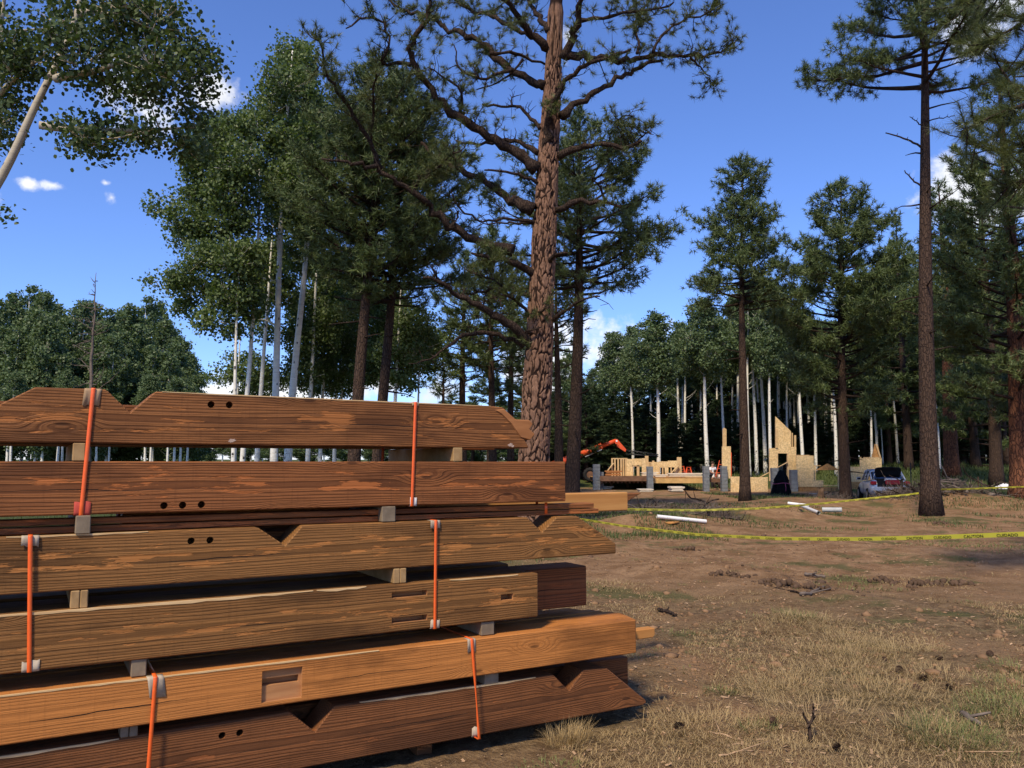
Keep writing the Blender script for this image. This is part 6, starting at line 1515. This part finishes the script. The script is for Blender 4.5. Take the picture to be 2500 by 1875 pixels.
# brush pile of roots and branches, stumps
def brush(label, cx, cy, rx, ry, h, n, seed, thick=.05):
    rg = np.random.default_rng(seed); r = thing('brush_pile', label, 'brush pile', (cx, cy, G_(cx, cy)), 0, 'piles of roots and slash')
    for i in range(n):
        x = cx + rg.normal() * rx * .5; y = cy + rg.normal() * ry * .5; d = math.hypot((x - cx) / rx, (y - cy) / ry); z = G_(x, y) + h * max(0, 1 - d) * rg.uniform(.1, .85)
        L = rg.uniform(.5, 1.7); v = unit(rg.normal(size=3) * np.array([1, .8, .22])); p = [np.array([x, y, z]) - v * L / 2]
        for k in range(6): v = unit(v + rg.normal(size=3) * .28); p.append(p[-1] + v * L / 6)
        p = np.array(p); p[:, 2] = np.maximum(p[:, 2], gz(p[:, 0], p[:, 1]) + .02); mb = MB(); t0 = thick * rg.uniform(.3, 1.2)
        tube(mb, p, np.linspace(t0, t0 * .3, 7), 6)
        for k in range(3): e = p[rg.integers(1, 6)]; tube(mb, np.array([e, e + unit(v + rg.normal(size=3)) * L * .25]), [t0 * .4, t0 * .15], 4)
        mb.build('branch', M['dead' if rg.random() < .55 else 'limb'], r)
    mb = MB(); k = 900; C = np.stack([cx + rg.normal(size=k) * rx * .55, cy + rg.normal(size=k) * ry * .55, np.zeros(k)], 1); C[:, 2] = gz(C[:, 0], C[:, 1]) + h * .5 * rg.random(k) * np.exp(-((C[:, 0] - cx) / rx) ** 2)
    prisms(mb, C, C + unit(rg.normal(size=(k, 3))) * rg.uniform(.1, .5, (k, 1)), .007, .003); o = mb.build('twigs', M['dead'], r); o['kind'] = 'stuff'
pb = at(2325, 1195, 30.5); brush('tangled pile of roots and branches right of the tall bare trunk', pb[0], 30.5, 1.7, 1.1, .75, 46, 1, .06)
pb = at(2205, 1215, 31.); brush('brush heap between the car and the tall bare trunk', pb[0], 31., .9, .8, .5, 22, 2, .04)
pb = at(1600, 1215, 24); brush('brown brush and roots behind the yellow timber end', pb[0], 24, .8, .8, .40, 26, 3, .035)
pb = at(1740, 1262, 22.5); brush('dark roots sticking out of the dirt below the far tape', pb[0], 22.5, .6, .4, .16, 10, 4, .03)
pb = at(2020, 1212, 34); brush('root heap beside the charred stump', pb[0], 34, .9, .6, .35, 20, 5, .04)
def stump(px, py0, py1, Y, wpx, label, mat='darkclod'):
    p = at(px, py1, Y); g = G_(p[0], Y); t_ = at(px, py0, Y)[2]; rg = np.random.default_rng(6); mb = MB(); k = 18; V = []; w_ = wpx / FPX * Y / 2
    for i in range(9):
        f = i / 8; rr = w_ * (1.25 - .35 * f) * (1 + .16 * np.sin(np.arange(k) * 2.1 + i * .2) + .08 * rg.normal(size=k)); th = np.arange(k) * 2 * math.pi / k
        V.append(np.stack([p[0] + rr * np.cos(th), Y + rr * np.sin(th), np.full(k, g - .05 + (t_ - g) * f) + (.12 * rg.random(k) if i == 8 else 0)], 1))
    i = np.arange(8)[:, None] * k; j = np.arange(k)[None]; j2 = (j + 1) % k; V = np.concatenate(V)
    V = np.vstack([V, [p[0], Y, t_ - .05]]); mb.add(V, np.stack([i + j, i + j2, i + k + j2, i + k + j], -1).reshape(-1, 4), [(len(V) - 1, 8 * k + x, 8 * k + (x + 1) % k) for x in range(k)]); tag(mb.build('tree_stump', M[mat]), label, 'stump', 'stumps on the soil')
stump(2005, 1193, 1218, 33.5, 15, 'charred black stump left of the bushy pine'); 

# ---------------------------------------------------------------- loose cover of the ground (uncountable)
rgg = np.random.default_rng(77)
def blades(mb, B, az, L, lean, w):
    n = len(B); d = np.stack([np.cos(az), np.sin(az), np.zeros(n)], 1); s = np.stack([-np.sin(az), np.cos(az), np.zeros(n)], 1); up = np.array([0, 0, 1.])
    l1 = lean[:, None] * .6; l2 = np.clip(lean[:, None] * 1.25, 0, 1.75)
    m_ = B + (d * np.sin(l1) + up * np.cos(l1)) * L[:, None] * .5; t_ = m_ + (d * np.sin(l2) + up * np.cos(l2)) * L[:, None] * .5
    gm_ = gz(m_[:, 0], m_[:, 1]) + .004; gt_ = gz(t_[:, 0], t_[:, 1]) + .004; m_[:, 2] = np.maximum(m_[:, 2], gm_); t_[:, 2] = np.maximum(t_[:, 2], gt_)
    w = (w if np.ndim(w) else np.full(n, w))[:, None] * .5
    V = np.stack([B - s * w, B + s * w, m_ + s * w * .8, m_ - s * w * .8, t_], 1).reshape(-1, 3); i = np.arange(n)[:, None] * 5
    mb.add(V, i + np.array([[0, 1, 2, 3]]), i + np.array([[3, 2, 4]]))
def tufts(mb, spots, L, w, n, lean=(.1, 1.2), rad=.12):
    for (x, y, k) in spots:
        m_ = max(4, int(n * k)); r_ = rad * k * np.sqrt(rgg.random(m_)); a = rgg.uniform(0, 6.28, m_)
        B = np.stack([x + r_ * np.cos(a), y + r_ * np.sin(a), np.zeros(m_)], 1); B[:, 2] = gz(B[:, 0], B[:, 1]) - .005
        blades(mb, B, a + rgg.normal(size=m_) * .7, L * k ** .5 * rgg.uniform(.5, 1.2, m_), rgg.uniform(*lean, m_), w)
def stk_free(x, y):                      # keep clear of the timber stack
    d = -.5 * x + .866 * y; s = .866 * x + .5 * y
    return ~((d > SD - .05) & (d < SD + 1.1) & (s < 3.4))
def scat(n, x0, x1, y0, y1, f=lambda x, y: True):
    u = rgg.random(n); Y_ = np.sqrt(y0 ** 2 + (y1 ** 2 - y0 ** 2) * u) if False else y0 * (y1 / y0) ** u; X_ = rgg.uniform(x0, x1, n) * Y_
    k = stk_free(X_, Y_) & f(X_, Y_); return X_[k], Y_[k]
# matted straw and needles near the camera
mb = MB(); X_, Y_ = scat(75000, -.20, .68, 3.3, 12, lambda x, y: (vn(x * .9, y * .9) + .35 * vn(x * 3, y * 3) + .10 - .06 * np.clip(y - 7.5, 0, 9)) > -.02)
B = np.stack([X_, Y_, gz(X_, Y_) + .002], 1); n = len(B); blades(mb, B, rgg.uniform(0, 6.28, n), rgg.uniform(.02, .10, n), rgg.uniform(1.25, 1.7, n), .0013 + .00032 * Y_)
spots = [gpt(*p) for p in [(1920, 1530), (1985, 1515), (2060, 1560), (1890, 1690), (1930, 1670), (2060, 1640), (2140, 1620), (2180, 1700), (2110, 1690), (2020, 1600), (1990, 1745), (2260, 1800), (1700, 1780), (2080, 1590), (2210, 1590), (2300, 1650)]]
tufts(mb, [(p[0], p[1], 1.25 + .5 * rgg.random()) for p in spots], .15, .0024, 230, (1.1, 1.75), .22)
tufts(mb, [(x, y, .4 + .6 * rgg.random()) for x, y in zip(*scat(200, -.1, .66, 3.6, 12, lambda x, y: vn(x * .7 + 3, y * .7) > .06))], .09, .0025, 90, (.8, 1.7), .17)
tag(mb.build('dry_grass', M['straw']), 'matted dry straw and pale grass over the trodden soil', None, None, 'stuff')
# green tufts
mb = MB(); spots = [gpt(*p) for p in [(2470, 1690), (2440, 1720), (2490, 1740), (2420, 1760), (2330, 1810), (2300, 1790), (2360, 1830), (1950, 1505), (2480, 1640), (2390, 1790), (1760, 1690), (1850, 1780)]]
tufts(mb, [(p[0], p[1], 1.3 if i < 9 else .6) for i, p in enumerate(spots)], .11, .0026, 230, (.6, 1.6), .20)
tufts(mb, [(x, y, .35 + .5 * rgg.random()) for x, y in zip(*scat(420, -.05, .66, 3.6, 14, lambda x, y: vn(x * .55 + 20, y * .55 + 4) > .08))], .06, .0035, 80, (.5, 1.5), .20)
X_, Y_ = scat(26000, .0, .62, 7.5, 30, lambda x, y: (vn(x * .45 + 31, y * .45 + 7) + .3 * vn(x * 2, y * 2)) > .18)
B = np.stack([X_, Y_, gz(X_, Y_) - .003], 1); n = len(B); blades(mb, B, rgg.uniform(0, 6.28, n), rgg.uniform(.03, .075, n), rgg.uniform(.5, 1.5, n), .0025 + .0005 * Y_)
tag(mb.build('green_grass', M['grass']), 'short green grass in patches on the soil', None, None, 'stuff')
# taller grass left behind the stack, round the works and on the right bank
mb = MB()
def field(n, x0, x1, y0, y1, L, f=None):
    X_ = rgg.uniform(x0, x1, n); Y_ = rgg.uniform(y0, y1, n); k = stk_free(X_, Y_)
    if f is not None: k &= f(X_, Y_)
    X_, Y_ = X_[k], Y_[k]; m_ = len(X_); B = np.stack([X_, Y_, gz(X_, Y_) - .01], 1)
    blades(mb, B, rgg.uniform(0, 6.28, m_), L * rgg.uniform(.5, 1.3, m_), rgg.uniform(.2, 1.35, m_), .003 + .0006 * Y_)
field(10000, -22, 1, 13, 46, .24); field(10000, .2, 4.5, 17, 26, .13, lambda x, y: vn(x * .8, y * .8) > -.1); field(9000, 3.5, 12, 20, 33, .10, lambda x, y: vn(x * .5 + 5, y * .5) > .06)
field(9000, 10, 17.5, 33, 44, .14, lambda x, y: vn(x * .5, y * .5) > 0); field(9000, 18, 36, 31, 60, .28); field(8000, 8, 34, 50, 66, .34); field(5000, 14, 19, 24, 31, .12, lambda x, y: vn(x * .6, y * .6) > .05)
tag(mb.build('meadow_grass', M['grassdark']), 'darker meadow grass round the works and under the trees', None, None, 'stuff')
# soil clods, chips
_ico = np.array([[0, 0, 1], [.89, 0, .45], [.28, .85, .45], [-.72, .53, .45], [-.72, -.53, .45], [.28, -.85, .45], [.5, .5, -.45], [-.5, .5, -.45], [-.5, -.5, -.45], [.5, -.5, -.45]])
_itr = np.array([[0, 1, 2], [0, 2, 3], [0, 3, 4], [0, 4, 5], [0, 5, 1], [1, 6, 2], [2, 7, 3], [3, 8, 4], [4, 8, 5], [5, 9, 1], [1, 9, 6], [2, 6, 7], [3, 7, 8], [5, 8, 9]])
def lumps(n, x0, x1, y0, y1, r, f=lambda x, y: True):
    X_, Y_ = scat(n, x0, x1, y0, y1, f); m_ = len(X_)
    ico, tr = _ico, _itr
    sc = (r * rgg.uniform(.35, 1, m_) ** 1.6 * (1 + 1.6 * (rgg.random(m_) > .95)))[:, None, None] * rgg.uniform(.6, 1.3, (m_, 10, 3)) * np.array([1, 1, .62])
    V = ico[None] * sc + np.stack([X_, Y_, gz(X_, Y_)], 1)[:, None]; mb = MB(); mb.add(V.reshape(-1, 3), t=(tr[None] + np.arange(m_)[:, None, None] * 10).reshape(-1, 3)); return mb
tag(lumps(4500, -.15, .66, 6., 30, .030, lambda x, y: vn(x * .6 + 9, y * .6) > -.12).build('soil_clods', M['clod']), 'red soil clods scattered over the dug ground', None, None, 'stuff')
dk = lumps(1300, -.1, .66, 4., 26, .032, lambda x, y: vn(x * .45 + 2, y * .45 + 8) > .12)
for (px, py) in [(1895, 1425), (1915, 1432), (1990, 1440), (1770, 1405), (2145, 1422), (2240, 1430), (2320, 1428), (2290, 1280), (1680, 1345)]:
    p = gpt(px, py); m_ = 22; a_ = rgg.uniform(0, 6.28, m_); r_ = .03 + .22 * rgg.random(m_) ** 1.3; x_ = p[0] + r_ * np.cos(a_) * 1.3; y_ = p[1] + r_ * np.sin(a_) * .8; z_ = gz(x_, y_) + .05 * np.exp(-(r_ / .12) ** 2)
    for k in range(m_): dk.add(_ico * (.018 + .035 * rgg.random()) * rgg.uniform(.6, 1.3, (10, 3)) + np.array([x_[k], y_[k], z_[k]]), t=_itr)
tag(lumps(5200, -.12, .66, 5., 18, .013).build('soil_crumbs', M['clod']), 'fine crumbs of red soil', None, None, 'stuff')
tag(dk.build('dark_clods', M['darkclod']), 'dark earth lumps and bark bits on the ground', None, None, 'stuff')
X_, Y_ = scat(6500, -.1, .66, 3.6, 30); n = len(X_); a = rgg.uniform(0, 6.28, n); l = (.003 + .016 * rgg.random(n) ** 3) * (1 + Y_ * .045); C = np.stack([X_, Y_, gz(X_, Y_) + .006], 1); dv = np.stack([np.cos(a), np.sin(a), .15 * rgg.normal(size=n)], 1) * l[:, None]
mb = MB(); s_ = np.stack([-np.sin(a), np.cos(a), np.zeros(n)], 1) * (l * .35)[:, None]; mb.add(np.stack([C - dv - s_, C + dv - s_, C + dv + s_ + [0, 0, .004], C - dv + s_ + [0, 0, .003]], 1).reshape(-1, 3), np.arange(n * 4).reshape(n, 4))
tag(mb.build('wood_chips', M['chip']), 'pale wood chips sprinkled on the soil', None, None, 'stuff')
# single things on the ground
def stick(label, a, b, r, mat='dead', fork=0):
    A_ = gpt(*a); B_ = gpt(*b); n = 9; f = np.linspace(0, 1, n)[:, None]; P = A_ + (B_ - A_) * f; rg = np.random.default_rng(int(a[0])); P[1:-1] += rg.normal(size=(n - 2, 3)) * np.linalg.norm(B_ - A_) * .02; P[:, 2] = gz(P[:, 0], P[:, 1]) + r * 1.1
    mb = MB(); tube(mb, P, np.linspace(r, r * .6, n), 7)
    for k in range(fork): e = P[3 + k * 2]; tube(mb, np.array([e, e + [rg.normal() * .15, rg.normal() * .15, .05]]), [r * .6, r * .3], 5)
    tag(mb.build('stick', M[mat], smooth=True), label, 'stick', 'sticks lying on the ground')
for lab, a, b, r, mt in [('thick brown stick at the left of the open ground', (1609, 1494), (1652, 1508), .022, 'limb'), ('stick on the red soil beyond the dark roots', (1965, 1406), (2015, 1413), .025, 'dead'), ('pale broken stick beside the dark clods', (1955, 1455), (2012, 1437), .022, 'dead'),
                     ('thin twig among the clods', (1930, 1448), (1985, 1452), .014, 'limb'), ('thick weathered stick among green tufts at the right', (2350, 1752), (2390, 1776), .022, 'dead'), ('white bent twig standing in the grass', (2338, 1862), (2352, 1800), .008, 'chip'), ('pale straw-coloured twig near the lower edge', (1755, 1850), (1840, 1838), .006, 'chip'),
                     ('pale twig right of the lowest timber end', (1730, 1790), (1815, 1812), .006, 'chip'), ('small fork of twig by the soil bank', (2320, 1830), (2285, 1850), .007, 'chip')]: stick(lab, a, b, r, mt, 1)
def cone_me(seed):
    rg = np.random.default_rng(seed); mb = MB()
    for i in range(60):
        f = i / 60; a = i * 2.4; rr = .034 * math.sin(math.pi * (.12 + .8 * f)); z = .01 + .075 * f; d = np.array([math.cos(a), math.sin(a), .35]); s = np.array([-math.sin(a), math.cos(a), 0]); c = np.array([0, 0, z]); p = c + d * rr
        mb.add([c - s * .006, c + s * .006, p + s * .010, p + d * .006, p - s * .010], [(0, 1, 2, 4)], [(4, 2, 3)])
    return mb.mesh('pine_cone', M['cone'])
CM = [cone_me(1), cone_me(2)]
for i, (px, py, lab) in enumerate([(2155, 1618, 'pine cone below the straw mound'), (2240, 1660, 'upper pine cone of two close together'), (2236, 1688, 'lower pine cone of two close together'), (2328, 1690, 'pine cone alone in the thatch right of the pair'), (2205, 1640, 'pine cone half sunk in green thatch'),
                                   (1650, 1772, 'dark pine cone on bare soil near the lowest timber'), (2030, 1835, 'pine cone at the lower edge beside the forked stub'), (2420, 1605, 'pine cone near the right edge'), (2310, 1612, 'pine cone in green grass below the soil bank'), (1895, 1770, 'pine cone left of the forked stub')]):
    p = gpt(px, py); o = link('pine_cone', CM[i % 2]); o.location = (p[0], p[1], float(gz(p[0], p[1])) + .012); o.rotation_euler = (R(60 + 20 * (i % 3)), 0, i * 1.3); s = .62 + .16 * (i % 3); o.scale = (s, s, s); tag(o, lab, 'pine cone', 'pine cones in the thatch')
# forked stub of a shrub
p = gpt(1978, 1810); r = thing('shrub_stub', 'forked dead shrub stub standing in the straw', 'shrub stub', tuple(p)); mb = MB()
for pts, ra in (([(0, 0, -.03), (.0, 0, .05), (-.005, .0, .10)], .014), ([(-.005, 0, .10), (-.03, .01, .14), (-.035, .0, .16)], .009), ([(-.005, 0, .09), (.02, 0, .12), (.03, .01, .18), (.025, 0, .21)], .009), ([(.02, 0, .12), (.04, .01, .14)], .006)): tube(mb, curve(np.array(pts) + p, 8), np.linspace(ra, ra * .6, 8), 7)
mb.build('stem', M['limb'], r, smooth=True)
# wisp of hay caught on the lowest timber
mb = MB(); P0 = SU * 2.72 + SN * (SD - .10) + np.array([0, 0, .0]); tufts(mb, [(P0[0], P0[1], 1.2), (P0[0] + .06, P0[1] + .02, 1.)], .14, .0022, 260, (.3, 1.5), .09)
tag(mb.build('hay_tuft', M['straw']), 'tuft of dry hay against the lowest pointed timber', 'hay tuft', None)
